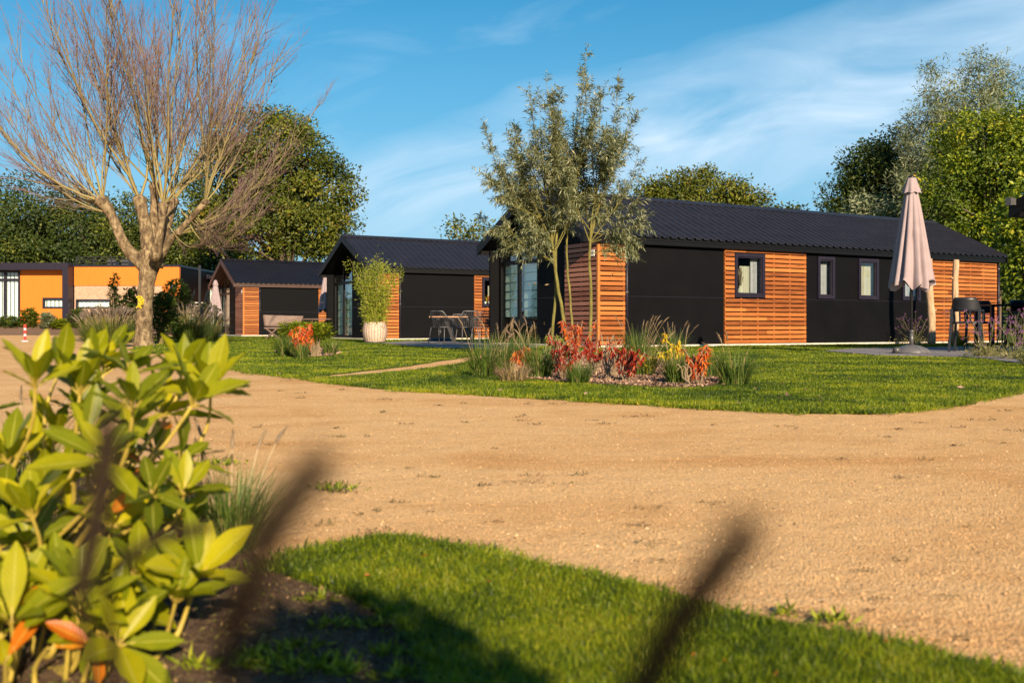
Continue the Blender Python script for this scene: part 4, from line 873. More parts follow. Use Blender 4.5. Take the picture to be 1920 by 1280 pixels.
# young multi-stemmed willow
def willow():
    z = 16.8; k = z / FP; b = P(1068, 650, z); t = thing('young_willow', (b[0], z, 0), 'young multi-stemmed willow with narrow grey-green leaves in the flower bed', 'tree')
    g = np.random.default_rng(9); O = np.array([b[0], z, 0])
    L = lambda px, py, dy=0.0: P(px, py, z) + np.array([0, dy, 0]) - O
    stems = [([L(1033, 662, .1), L(1038, 600, .1), L(1044, 540), L(1040, 495), L(1034, 440), L(1032, 380)], .028), ([L(1066, 668, -.1), L(1057, 600, -.1), L(1046, 545, -.1), L(1040, 495), L(1045, 430, .1), L(1052, 370, .2)], .034), ([L(1077, 662, .3), L(1074, 600, .3), L(1068, 530, .3), L(1064, 470, .3), L(1066, 410, .3), L(1080, 350, .3)], .024), ([L(1105, 668), L(1108, 600), L(1108, 530), L(1104, 470), L(1110, 410), L(1120, 350)], .030)]
    def resample(p, n):
        p = np.array(p); d = np.r_[0, np.cumsum(np.linalg.norm(np.diff(p, axis=0), axis=1))]; s_ = np.linspace(0, d[-1], n); q = np.stack([np.interp(s_, d, p[:, j]) for j in range(3)], 1)
        for _ in range(2): q[1:-1] = (q[:-2] + 2 * q[1:-1] + q[2:]) / 4
        return q
    for p, r_ in stems:
        q = resample(p, 16); m = MB(); m.tubes(q[None] + g.normal(0, .004, (1, 16, 3)), r_ * np.linspace(1.05, .55, 16)[None], 8); m.build('stem', M['willow_bark'], t, True)
    tips = [(905, 250, -.2), (925, 300, .5), (890, 400, .2), (960, 220, .4), (990, 165, -.3), (1022, 135, .2), (1046, 175, -.5), (1060, 210, .6), (1105, 75, .1), (1100, 150, -.4), (1135, 150, .5), (1165, 135, -.1), (1195, 175, .2), (1185, 230, -.6), (1208, 275, .1), (1180, 330, .7), (1212, 410, -.3), (935, 410, -.6), (980, 425, .7), (1000, 300, -.8), (1090, 280, .9), (1140, 300, -.9), (1010, 440, -.5), (1130, 380, .4), (1170, 450, -.2), (950, 350, .9), (1040, 250, 0), (915, 350, -.9), (1205, 455, .1), (1060, 340, -1.), (1010, 230, .9), (1120, 220, .9), (1195, 380, -.6), (900, 320, .2), (1030, 400, 1.0), (1150, 250, .0), (970, 290, .3), (1085, 190, .2)]
    for _ in range(6):
        aa = g.uniform(0, 6.28); rr_ = g.uniform(.2, 1); tips.append((1050 + 140 * rr_ * math.cos(aa), 345 - 135 * rr_ * math.sin(aa), g.uniform(-1, 1)))
    for _ in range(30):
        aa = g.uniform(0, 6.28); rr_ = g.uniform(.15, 1); tips.append((1062 + 128 * rr_ * math.cos(aa), 285 - 125 * rr_ * math.sin(aa), g.uniform(-.9, .9)))
    tops = [resample(s_[0], 16) for s_ in stems]; br = []; 
    for (px, py, dy) in tips:
        px = 1050 + (px - 1050) * .955; e = L(px, py, dy); s_ = tops[int(g.integers(0, 4)) if abs(px - 1060) < 60 else (0 if px < 1060 else 3)]; a = s_[int(g.integers(10, 16))] if py < 380 else s_[int(g.integers(9, 12))]
        mid = a * .5 + e * .5 + np.array([(e[0] - a[0]) * .16, 0, -.05 * abs(e[0] - a[0])]); br.append(resample([a, (a + mid) / 2, mid, (mid + e) / 2 + np.array([(e[0] - a[0]) * .04, 0, 0]), e], 14))
    br = np.array(br); nb = len(br); m = MB(); m.tubes(br, np.linspace(.0105, .0025, 14)[None], 5, cap=False)
    # twigs
    per = 22; idx = np.repeat(np.arange(nb), per); u = g.uniform(.22, .98, len(idx)) * 13; i = np.minimum(u.astype(int), 12); f = (u - i)[:, None]
    a = br[idx, i] * (1 - f) + br[idx, i + 1] * f; T = br[idx, i + 1] - br[idx, i]; T /= np.linalg.norm(T, axis=1, keepdims=True); rd = g.normal(0, 1, (len(idx), 3)); d = T * .75 + rd / np.linalg.norm(rd, axis=1, keepdims=True) * .62 + np.array([0, 0, .1])
    ln = g.uniform(.18, .46, len(idx)) * (1.15 - .55 * u / 13); s2 = np.linspace(0, 1, 6)[None, :, None]; low = (a[:, 2] < 2.4)[:, None, None]
    tw = a[:, None] + d[:, None] * ln[:, None, None] * s2 - np.array([0, 0, 1]) * ln[:, None, None] * s2 ** 2 * (.15 + .35 * low)
    m.tubes(tw, np.linspace(.0035, .0016, 6)[None], 3, cap=False); m.build('branches', M['willow_bark'], t)
    lf = MB()
    def leaves(Par, per, lo):
        N_, K, _ = Par.shape; idx = np.repeat(np.arange(N_), per); u = (lo + (1 - lo) * np.tile((np.arange(per) + .5) / per, N_) + g.normal(0, .01, N_ * per)).clip(0, .999) * (K - 1); i = u.astype(int); f = (u - i)[:, None]
        a = Par[idx, i] * (1 - f) + Par[idx, i + 1] * f; T = Par[idx, i + 1] - Par[idx, i]; T /= np.linalg.norm(T, axis=1, keepdims=True) + 1e-9; rd = g.normal(0, 1, (len(idx), 3)); rd -= (rd * T).sum(1, keepdims=True) * T; rd /= np.linalg.norm(rd, axis=1, keepdims=True)
        d = T * .62 + rd * .75 + np.array([0, 0, -.22]); n_ = len(idx)
        lf.diamonds(a, d, g.normal(0, .5, (n_, 3)) + np.array([0, 0, 1]), g.uniform(.075, .135, n_), g.uniform(.013, .021, n_), np.clip(g.random(n_) * .85 + .15 * (g.random(n_) < .1), 0, 1), bend=.15)
    leaves(tw, 18, .06); leaves(br, 40, .35); lf.build('leaves', M['willow'], t)
    pk = MB(); n = 26; p = g.normal(0, 1, (n, 3)) * np.array([.7, .5, .5]) + L(1055, 440); pk.diamonds(p, g.normal(0, 1, (n, 3)), g.normal(0, 1, (n, 3)), .09, .03, g.random(n)); pk.build('withered_leaf', M['plume'], t)['kind'] = 'stuff'
willow()

# ------------------------------------------------------------------ shrubs and grasses
def ribbon(mb, base, az, lean, ln, wd, droop, tone, seg=4):
    n = len(base); t = np.linspace(0, 1, seg + 1)[None, :, None]; d = np.stack([np.cos(az), np.sin(az), np.zeros(n)], 1)[:, None]; sd = np.stack([-np.sin(az + .6), np.cos(az + .6), np.zeros(n)], 1)[:, None]
    l = ln[:, None, None]; le = lean[:, None, None]; dr = droop[:, None, None]
    c = base[:, None] + d * l * (np.sin(le) * t + dr * .8 * t ** 2.2) + np.array([0, 0, 1]) * l * (np.cos(le) * t - dr * .75 * t ** 2.4)
    w_ = wd[:, None, None] * (1 - t ** 2 * .9) / 2; V = np.stack([c - sd * w_, c + sd * w_], 2).reshape(-1, 3); K = seg + 1
    i = np.arange(n)[:, None, None] * K * 2 + np.arange(seg)[None, :, None] * 2 + np.array([[[0, 1, 3, 2]]]); mb.add(V, i.reshape(-1, 4), np.repeat(tone, K * 2)); return c
def grass_clump(base, h, rad, n, label, heads=10, mat='reed', plume='plume', seed=0, wd=.006, hl=.10, hr=.011, lean=.55, name='fountain_grass', head_h=1.25, group=None, cat='ornamental grass'):
    g = np.random.default_rng(seed + 100); t = thing(name, base, label, cat, group); m = MB(); a = g.random(n) * 6.283; r_ = rad * .22 * np.sqrt(g.random(n))
    b = np.stack([np.cos(a) * r_, np.sin(a) * r_, np.zeros(n)], 1); ribbon(m, b, a + g.normal(0, .5, n), np.abs(g.normal(.12, lean * .55, n)).clip(0, 1.25), h * g.uniform(.55, 1.12, n), wd * g.uniform(.6, 1.3, n), g.uniform(.02, .38, n), np.clip(g.random(n) * .9 + (g.random(n) < .06), 0, 1)); m.build('blades', M[mat], t)
    if heads:
        m = MB(); a = g.random(heads) * 6.283; b = np.stack([np.cos(a) * rad * .12, np.sin(a) * rad * .12, np.zeros(heads)], 1); q = MB(); c = ribbon(q, b, a, g.uniform(.08, .48, heads), h * g.uniform(.9, head_h, heads), np.full(heads, .003), g.uniform(.0, .16, heads), g.random(heads), 6)
        m.tubes(c, .0016 * max(1, wd / .005), 3, cap=False, r=.6); m.build('stalks', M['straw'], t)
        e = c[:, -1]; T = c[:, -1] - c[:, -2]; T /= np.linalg.norm(T, axis=1, keepdims=True); m = MB(); s_ = np.linspace(0, 1, 6)[None, :, None]
        side = np.stack([np.cos(a), np.sin(a), np.full(heads, -.4)], 1)[:, None]
        hp = e[:, None] + T[:, None] * hl * s_ + side * hl * .22 * s_ ** 2; m.tubes(hp, hr * np.array([.45, .9, 1, .9, .6, .12])[None] * .62, 5, r=np.repeat(g.random(heads)[:, None], 6, 1), cap=False)
        k = 46; idx = np.repeat(np.arange(heads), k); u = g.random(len(idx)) * 4.99; i = u.astype(int); f = (u - i)[:, None]; p = hp[idx, i] * (1 - f) + hp[idx, i + 1] * f; d = g.normal(0, 1, (len(idx), 3)) + T[idx] * 1.2
        m.diamonds(p, d, g.normal(0, 1, (len(idx), 3)), hr * 1.9, hr * .16, g.random(len(idx))); m.build('seed_heads', M[plume], t)
    return t
gp = 'fountain grasses in the flower bed'
beds = [((906, 703), .50, .5, 330, 'fountain grass clump at the far left tip of the willow bed', 9), ((940, 694), .55, .5, 260, 'loose fountain grass right behind the leftmost clump of the willow bed', 12), ((1012, 708), .50, .45, 340, 'upright green fountain grass between the orange and the red shrub', 10), ((1085, 717), .26, .4, 220, 'small low grass tuft at the front of the willow bed', 0), ((1205, 704), .42, .5, 260, 'fountain grass just right of the low red shrub', 6), ((1272, 719), .42, .45, 320, 'dense fountain grass tuft in front of the yellow shrub', 4), ((1378, 719), .42, .55, 260, 'fountain grass clump at the right tip of the willow bed', 5), ((1335, 708), .33, .4, 160, 'small grass tuft right of the red and yellow shrub', 0), ((1195, 674), .62, .6, 360, 'tall fountain grass with pale plumes at the back, beside the downpipe', 20), ((1258, 670), .55, .6, 300, 'plumed fountain grass at the back of the bed, before the black wall', 14), ((975, 672), .50, .5, 240, 'plumed grass before the glazed gable of the long chalet', 14), ((1060, 672), .42, .4, 180, 'sparse plumed grass behind the red shrub', 7)]
for k_, ((px, py), h, rad, n, lb, hd) in enumerate(beds):
    grass_clump(G(px, py, .02), h * .84, rad, int(n * 1.25), lb, int(hd * .7), seed=k_, wd=.006, group=gp)
def dry_shrub(base, h, spread, nst, leafmat_, label, seed, leafn=16, L_=.085, W_=.018, name='shrub', group=None, top=.45, stem='cane', cat='shrub', droop=.75):
    g = np.random.default_rng(seed + 300); t = thing(name, base, label, cat, group); n = nst; a = g.random(n) * 6.283; s_ = np.linspace(0, 1, 6)[None, :, None]; hh = h * g.uniform(.55, 1.0, n)
    d = np.stack([np.cos(a), np.sin(a), np.zeros(n)], 1)[:, None] * (spread * g.uniform(.2, 1, n))[:, None, None]
    p = d * (.12 + .88 * s_ ** 1.2) + np.array([0, 0, 1]) * hh[:, None, None] * s_ + g.normal(0, .012, (n, 6, 3)) * (s_ > 0); m = MB(); m.tubes(p, np.linspace(.008, .004, 6)[None], 4, cap=False); m.build('stems', M[stem], t)
    idx = np.repeat(np.arange(n), leafn); u = (top + (1 - top) * g.random(len(idx)) ** .6) * 4.999; i = u.astype(int); f = (u - i)[:, None]; q = p[idx, i] * (1 - f) + p[idx, i + 1] * f
    dd = g.normal(0, .55, (len(idx), 3)); dd[:, 2] = g.normal(-droop, .4, len(idx)); m = MB(); m.diamonds(q, dd, g.normal(0, .6, (len(idx), 3)) + np.array([0, -.5, .5]), L_ * g.uniform(.6, 1.25, len(idx)), W_ * g.uniform(.7, 1.3, len(idx)), g.random(len(idx)), bend=.1); m.build('leaves', M[leafmat_], t); return t
gs = 'withering shrubs in the flower bed'
for k_, (px, py, h, sp, ns, mt, lb, tp) in enumerate([(1080, 690, .66, .28, 16, 'redorange', 'tallest orange red shrub, right in front of the willow stems', .62), (1055, 712, .50, .20, 12, 'red', 'crimson shrub at the foot of the tall orange red one', .2), (1110, 700, .46, .30, 14, 'red', 'thin crimson shrub between the willow stem and the slatted corner', .5), (1176, 715, .42, .20, 17, 'red', 'bushy scarlet shrub at the front centre of the bed', .25), (1312, 722, .46, .15, 10, 'redorange', 'red and orange shrub near the right tip of the bed', .3), (984, 700, .38, .13, 9, 'redorange', 'small orange shrub at the left of the bed', .35), (1250, 706, .48, .15, 12, 'yellow', 'yellow leaved shrub left of the red and orange one', .72), (1052, 672, .42, .30, 14, 'lime', 'lime green leafy shrub behind the crimson one at the willow foot', .4), (1215, 704, .25, .10, 5, 'yellow', 'tiny drooping yellow sprig beside the fountain grass', .4)]):
    dry_shrub(G(px, py, .02), h * .86, sp, ns, mt, lb, k_, 30, .064, .0135, group=gs, top=tp)
for k_, (px, py, h) in enumerate([(1140, 712, .42), (1152, 706, .38), (1290, 725, .2)]):
    dry_shrub(G(px, py, .02), h, .12, 7, 'straw', ['leafless straw coloured stems left of the scarlet shrub', 'second leafless straw coloured tuft, just behind the first', 'dry grey twigs left of the red and orange shrub'][k_], 20 + k_, 2, .05, .008)
# dead grass heap
grass_clump(G(962, 713, .02), .22, .5, 220, 'dead straw coloured grass flattened at the left of the bed', 0, mat='straw', seed=40, lean=1.4, name='dead_grass')

def leafy(name, label, cat, base, blobs, mat, n, leaf, seed, aspect=.45, stems=8, stemmat='stem', group=None, tilt=-.4):
    g = np.random.default_rng(seed); t = thing(name, base, label, cat, group); B = np.array(blobs, float); w_ = B[:, 3] * B[:, 4] * B[:, 5]; i = g.choice(len(B), n, p=w_ / w_.sum())
    u = g.normal(0, 1, (n, 3)); u /= np.linalg.norm(u, axis=1, keepdims=True); c = B[i, :3] + u * (g.random(n) ** .4)[:, None] * B[i, 3:6]
    per = 7; idx = np.repeat(np.arange(n), per); k = len(idx); p = c[idx] + g.normal(0, leaf * .16, (k, 3)); aa = np.tile(np.arange(per) / per * 6.283, n) + g.random(n)[idx] * 6
    d = np.stack([np.cos(aa), np.sin(aa), g.normal(.45, .35, k)], 1) + u[idx] * .4
    m = MB(); m.diamonds(p, d, g.normal(0, .25, (k, 3)) + np.array([0, 0, 1]), leaf * g.uniform(.6, 1.2, k), leaf * aspect * g.uniform(.7, 1.1, k), np.clip(g.random(n)[idx] * .6 + g.random(k) * .4, 0, 1), bend=.08); m.build('leaves', M[mat], t)
    m = MB(); pk = g.choice(n, min(n, stems * 4)); s_ = np.linspace(0, 1, 5)[None, :, None]; a0 = np.stack([g.normal(0, .04, len(pk)), g.normal(0, .04, len(pk)), np.zeros(len(pk))], 1)
    e = c[pk]; q = a0[:, None] * (1 - s_) + np.stack([e[:, 0:1] * s_[:, :, 0] ** 1.4, e[:, 1:2] * s_[:, :, 0] ** 1.4, e[:, 2:3] * s_[:, :, 0]], -1); m.tubes(q, np.linspace(.011, .004, 5)[None] * (leaf / .09) ** .5, 4, cap=False); m.build('stems', M[stemmat], t); return t
# island bed on the far lawn
b_ = G(592, 668, .02); leafy('laurel_shrub', 'yellow green leafy shrub with pale bare stems, at the right of the island bed', 'shrub', b_, [(0.06, 0, .38, .24, .24, .14), (-.06, .05, .40, .18, .2, .1)], 'lime', 210, .085, 61, stemmat='cane', stems=6)
b_ = G(552, 662, .02); leafy('laurel_shrub', 'yellow green leafy shrub left of the orange one in the island bed', 'shrub', b_, [(-.02, .05, .34, .32, .28, .20), (.1, 0, .44, .2, .2, .1)], 'lime', 260, .085, 62)
dry_shrub(G(567, 671, .02), .56, .20, 16, 'redorange', 'orange red leaved shrub in the middle of the island bed', 63, 30, .09, .022, top=.2)
grass_clump(G(535, 668, .02), .40, .5, 420, 'dark green grass clump at the left of the island bed', 0, seed=64, wd=.008)
grass_clump(G(618, 664, .02), .30, .5, 260, 'dark green grass tuft at the right end of the island bed', 0, seed=65, wd=.008)
grass_clump(G(566, 672, .02), .30, .4, 240, 'short green grass tuft at the front of the island bed', 0, seed=66, wd=.008)
# big grasses round the bare tree
grass_clump(G(208, 650), .86, 1.2, 2400, 'wide grey plumed grass clump left of the bare tree', 150, plume='plume_grey', seed=70, wd=.009, hl=.15, hr=.022, lean=.95, head_h=1.1)
grass_clump(G(178, 646), .74, 1.0, 1300, 'second grey plumed grass clump, farther left by the gravel', 90, plume='plume_grey', seed=71, wd=.009, hl=.15, hr=.022, lean=.95, head_h=1.1)
grass_clump(G(352, 643), .95, 1.1, 2000, 'tall green plumed grass clump right of the bare tree', 90, plume='plume_grey', seed=72, wd=.010, hl=.16, hr=.022, lean=.8)
grass_clump(G(392, 641), .82, .9, 1200, 'plumed grass clump beside the farthest chalet gable', 60, plume='plume_grey', seed=73, wd=.010, hl=.16, hr=.022, lean=.8)
def shr(px, py, hpx, wpx, mat, lb, seed, n=300, leaf=.12, hb=.1):
    x, y, _ = G(px, py); k = y / FP; H = hpx * k; W_ = wpx * k / 2; return leafy('shrub', lb, 'shrub', (x, y, 0), [(0, 0, H * .55, W_, W_ * .8, H * .45), (W_ * .2, 0, H * .8, W_ * .5, W_ * .4, H * .22)], mat, n, leaf, seed, .5)
shr(300, 645, 95, 75, 'laurel', 'dark leafy shrub directly behind the bare trunk', 80, 420)
shr(245, 641, 100, 62, 'laurel', 'dark leafy shrub left behind the bare trunk', 81, 380)
shr(214, 640, 128, 22, 'laurel', 'tall thin leafy shoot before the brick wall', 82, 110)
shr(330, 637, 112, 62, 'laurel', 'tall leafy shrub before the garden lamp', 83, 380, .14)
shr(375, 636, 70, 90, 'verb', 'purplish loose shrub behind the plumed grasses', 84, 300, .12)
def shrm(px, top, wpx, mat, lb, seed, n=160, leaf=.2, z=56.0):
    k = z / FP; x = (px - 960) * k; H = (620 - top) * k; return leafy('shrub', lb, 'shrub', (x, z, .3), [(0, 0, H * .5, wpx * k / 2, .6, H * .5)], mat, n, leaf, seed, .5)
for k_, (px, top, wd, mt, lb) in enumerate([(20, 597, 60, 'laurel', 'low green planting under the tall window at the far left'), (55, 580, 38, 'olive', 'reddish green shrub below the orange wall, nearest the bollard'), (88, 590, 26, 'pale', 'small grey green shrub under the small bungalow window'), (115, 602, 30, 'lime', 'very low lime plant at the mound edge'), (145, 582, 36, 'laurel', 'dark shrub at the foot of the dark frame'), (-20, 595, 60, 'laurel', 'green planting cut by the left picture edge'), (170, 590, 40, 'olive', 'olive shrub in front of the brick wall')]):
    shrm(px, top, wd, mt, lb, 90 + k_)

# bamboo in the basket planter
b_ = G(703, 643.5); BZ = .05
pt = thing('basket_planter', (b_[0], b_[1], 0), 'pale round basket planter on the lawn before the middle chalet', 'planter')
q = MB(); th = np.linspace(0, 1, 13); prof = [(.27, BZ)] + [(.27 + .085 * math.sin(a * math.pi * .80 + .25), BZ + .54 * a) for a in th] + [(.28, BZ + .56), (.26, BZ + .48), (0, BZ + .47)]
def m_basket():
    m = Mat('woven basket'); v = m.co('Object', (1, 1, 1)); n = m.noise(m.co('Object', (6, 6, 16)), 3, 5, .6)
    c = m.ramp(n, [(0.3, (0.42, 0.30, 0.22)), (0.7, (0.72, 0.58, 0.47))]); m.base(c, .8); m.bump(n, .6, .01); return m.m
M['basket'] = m_basket(); q.lathe(prof, 30); q.build('pot_body', M['basket'], pt)
q = MB()
for a in np.arange(0, 26) / 26 * 6.283: q.tubes([[(math.cos(a) * (.005 + .27 + .085 * math.sin(u * math.pi * .80 + .25)), math.sin(a) * (.005 + .27 + .085 * math.sin(u * math.pi * .80 + .25)), BZ + .54 * u) for u in np.linspace(0, 1, 7)]], .0045, 4)
for u in np.linspace(.02, .98, 10):
    r_ = .275 + .085 * math.sin(u * math.pi * .80 + .25); aa = np.linspace(0, 6.2832, 31); q.tubes([[(math.cos(x) * r_, math.sin(x) * r_, BZ + .54 * u + .004 * math.sin(x * 9)) for x in aa]], .0045, 4)
q.build('wire_weave', M['old_wood'], pt)
q = MB(); q.lathe([(0, .025), (.30, .025), (.30, .05), (0, .05)], 20); q.build('trolley', M['metal_grey'], pt)
for a in (0.5, 2.6, 4.5):
    q = MB(); q.tubes([[(.24 * math.cos(a), .24 * math.sin(a) - .012, .024), (.24 * math.cos(a), .24 * math.sin(a) + .012, .024)]], .022, 8); q.build('wheel', M['metal_black'], pt)
bb = thing('bamboo', (b_[0], b_[1], .5), 'bushy yellow green bamboo growing in the basket planter', 'bamboo'); g = np.random.default_rng(77); n = 44
s_ = np.linspace(0, 1, 8)[None, :, None]; a = g.random(n) * 6.283; hh = g.uniform(.95, 2.0, n); hh[:5] = [2.15, 2.05, 1.95, 1.85, 1.75]; sp = g.uniform(.1, .62, n)
d = np.stack([np.cos(a), np.sin(a), np.zeros(n)], 1); c0 = d * .14; p = c0[:, None] + d[:, None] * (sp[:, None, None] * s_ ** 1.6) + np.array([0, 0, 1]) * hh[:, None, None] * (s_ - .06 * s_ ** 3)
q = MB(); q.tubes(p, np.linspace(.007, .0025, 8)[None], 4, cap=False); q.build('canes', M['cane'], bb)
per = 210; idx = np.repeat(np.arange(n), per); u = (.04 + .955 * g.random(len(idx))) * 6.999; i = u.astype(int); f = (u - i)[:, None]; pp = p[idx, i] * (1 - f) + p[idx, i + 1] * f; k = len(idx); o_ = g.normal(0, .09, (k, 3))
q = MB(); q.diamonds(pp + o_, g.normal(0, .6, (k, 3)) + o_ * 7 + np.array([0, 0, .15]), g.normal(0, .5, (k, 3)) + np.array([0, -.3, 1]), g.uniform(.06, .13, k), .019, g.random(k), bend=.1); q.build('leaves', M['bamboo'], bb)

# verbena and wild flowers on the right
def verbena(base, h, spread, n, label, seed, low=60, group='purple verbena plants'):
    g = np.random.default_rng(seed); t = thing('verbena', base, label, 'flower', group); a = g.random(n) * 6.283; s_ = np.linspace(0, 1, 6)[None, :, None]; hh = h * g.uniform(.45, 1, n)
    p = np.stack([np.cos(a), np.sin(a), np.zeros(n)], 1)[:, None] * (spread * g.uniform(.15, 1, n))[:, None, None] * s_ ** 1.15 + np.array([0, 0, 1]) * hh[:, None, None] * s_ + g.normal(0, .015, (n, 6, 3)) * (s_ > 0)
    m = MB(); m.tubes(p, np.linspace(.0035, .002, 6)[None], 3, cap=False); 
    per = 2; idx = np.repeat(np.arange(n), per); b0 = p[idx, 4] * .5 + p[idx, 3] * .5; e0 = b0 + g.normal(0, .08, (len(idx), 3)) + np.array([0, 0, .11]); m.tubes(np.stack([b0, (b0 + e0) / 2 + .01, e0], 1), np.array([.002, .0016, .0013])[None], 3, cap=False); m.build('stems', M['verb'], t)
    tips = np.concatenate([p[:, -1], e0]); k = 18; ii = np.repeat(np.arange(len(tips)), k); m = MB(); u = g.normal(0, 1, (len(ii), 3)); u /= np.linalg.norm(u, axis=1, keepdims=True)
    m.diamonds(tips[ii] + u * np.array([.02, .02, .013]), u + g.normal(0, .3, u.shape), g.normal(0, 1, u.shape), .012, .009, g.random(len(ii))); m.build('flower_heads', M['purple'], t)
    k = low * 8; c = g.normal(0, 1, (k, 3)) * np.array([spread * .33, spread * .33, .05]) + np.array([0, 0, .08]); c[:, 2] = np.abs(c[:, 2]); m = MB(); m.diamonds(c, g.normal(0, 1, (k, 3)), g.normal(0, .6, (k, 3)) + np.array([0, 0, 1]), .07 * g.uniform(.5, 1.4, k), .012, g.random(k)); m.build('leaves', M['verb'], t); return t
verbena(G(1715, 645.5), .95, .75, 20, 'purple verbena behind the parasol pole', 201, 90)
verbena(G(1848, 671), .78, .42, 12, 'purple verbena before the nearer bar stool', 202, 130)
verbena(G(1905, 676), .72, .42, 13, 'purple verbena before the bar table legs', 203, 80)
verbena(G(1935, 684), .50, .32, 12, 'purple verbena cut by the right picture edge, nearest the lawn', 204, 60)
verbena(G(1785, 648), 1.35, .35, 7, 'tall thin verbena by the log posts', 205, 30)
grass_clump(G(1803, 650), .42, .5, 300, 'bright green grass tuft at the foot of the far slat wall', 0, mat='lime', seed=206, wd=.009)
grass_clump(G(1935, 690), .30, .4, 260, 'green grass tuft in the right corner of the lawn', 0, seed=207)

# ------------------------------------------------------------------ furniture
def parasol(base, s, label, seed=0, weights=True, twist=0):
    t = thing('parasol', base, label, 'parasol', 'closed beige parasols'); g = np.random.default_rng(seed)
    q = MB(); rows = 26; seg = 96; th = np.arange(seg) / seg * 2 * np.pi; ph = g.random() * 6
    prof_z = np.linspace(1.17, 2.84, rows); V = []
    for z_ in prof_z:
        u = (2.84 - z_) / 1.67; r0 = .085 + .275 * u ** .85; pl = .44 * u ** .45
        fd = np.abs(np.cos(th * 6 + ph + .35 * np.sin(th * 2 + 1) + .5 * u + twist)); rr = r0 * (1 - pl + pl * (fd ** .5) * 1.15 + .04 * np.sin(th * 17 + u * 3) * u + .05 * np.sin(th * 3 + 2) * u)
        zz = z_ + (.06 * np.sin(th * 8 + 1) + .05 * np.sin(th * 3 + ph)) * (u > .96); V.append(np.stack([rr * np.cos(th), rr * np.sin(th), zz], 1))
    V = np.concatenate(V); idx = np.arange(rows * seg).reshape(rows, seg); q.add(V, np.stack([idx[:-1], np.roll(idx, -1, 1)[:-1], np.roll(idx, -1, 1)[1:], idx[1:]], -1).reshape(-1, 4))
    inner = V[:seg] * np.array([.35, .35, 1]) + np.array([0, 0, .12]); q.add(np.concatenate([V[:seg], inner]), [(a, seg + a, seg + (a + 1) % seg, (a + 1) % seg) for a in range(seg)])
    cn = q.build('canopy', M['canvas'], t, True)
    q = MB(); V = []
    for z_ in (2.76, 2.84, 2.93, 3.02): u = (3.02 - z_) / .26; r_ = .075 + .075 * u; rr = r_ * (1 + .10 * u * np.cos(th * 8 + ph)); V.append(np.stack([rr * np.cos(th), rr * np.sin(th), z_ + .012 * np.cos(th * 8) * (u > .9)], 1))
    V = np.concatenate(V); idx = np.arange(4 * seg).reshape(4, seg); q.add(V, np.stack([idx[:-1], np.roll(idx, -1, 1)[:-1], np.roll(idx, -1, 1)[1:], idx[1:]], -1).reshape(-1, 4)); q.add(V[-seg:], [tuple(range(seg))]); q.build('vent_cap', M['canvas'], cn, True)
    q = MB(); q.lathe([(0, 3.0), (.06, 3.02), (.05, 3.06), (0, 3.07)], 12); q.build('finial', M['metal_black'], t, True)
    q = MB(); q.tubes([[(0, 0, .1), (0, 0, 3.0)]], .024, 10); q.build('pole', M['metal_black'], t, True)
    q = MB(); q.tubes([[(0, 0, .12), (0, 0, .36)]], .036, 10); q.tubes([[(0, 0, .36), (0, 0, .40)]], .043, 10); q.build('pole_sleeve', M['metal_grey'], t, True)
    q = MB(); q.lathe([(0, .15), (.05, .148), (.16, .125), (.26, .08), (.315, .03), (.32, .0), (0, 0)], 32); q.build('base_dome', M['chair_grey'], t, True)
    if weights:
        for sx in (-.04, .13):
            q = MB(); q.tubes([[(-.30 + sx, -.10, .055), (-.21 + sx, -.10, .055)]], .055, 14); q.build('wheel', M['metal_grey'], t, True)
    t.scale = (s, s, s); return t
parasol(G(1709, 662, .03), 1.0, 'large closed beige parasol on the patio before the long chalet', 1)
parasol((P(404, 611, 45)[0], 45, 0), .84, 'closed beige parasol left of the farthest chalet gable', 2, False)
parasol((P(612.5, 611, 42.5)[0], 42.5, 0), .98, 'closed beige parasol half hidden behind the middle chalet corner', 3, False)
def wire_chair():
    t = thing('wire_chair', (0, 0, 0), 'wire chair', 'chair', 'grey wire chairs round the garden table'); r_ = .008
    # local: x right, y back (+), z up. seat .44, arms .64, back .86
    sh = MB(); K = 11; a = np.linspace(-2.35, 2.35, 21)       # shell angle about back (+y)
    def rim(u, lvl):   # lvl 0 seat edge .. 1 rim
        hb = .86 - .20 * np.clip((abs(u) - .75) / .6, 0, 1) ** .8; rx = .235 + .055 * lvl; ry = .22 + .06 * lvl; z_ = .44 + (hb - .44) * lvl; return np.array([rx * math.sin(u), ry * math.cos(u) * (1 if math.cos(u) > 0 else 1.05) + .02 * lvl, z_])
    for lvl in (.0, .12, .24, .36, .48, .60, .72, .84): sh.tubes([[rim(u, lvl) for u in a]], .006, 4)
    for u in a: sh.tubes([[rim(u, l) for l in (0, .5, 1)]], .006, 4)
    for y_ in np.linspace(-.20, .2, 9): sh.tubes([[(-.22, y_, .44), (.22, y_, .44)]], .004, 4)
    sh.build('basket_shell', M['wire'], t)
    q = MB(); q.tubes([[rim(u, 1) for u in a]], .014, 7); q.tubes([[(-.23, -.2, .44), (-.23, .2, .44), (.23, .2, .44), (.23, -.2, .44), (-.23, -.2, .44)]], .010, 6); q.build('frame', M['chair_grey'], t, True)
    for sx in (-1, 1):
        for sy in (-1, 1): q = MB(); q.tubes([[(sx * .21, sy * .18, .44), (sx * .25, sy * .25, 0)]], .013, 7); q.build('leg', M['chair_grey'], t, True)
    return t
wc = wire_chair(); tc_ = np.array(G(864, 643.5)[:2])
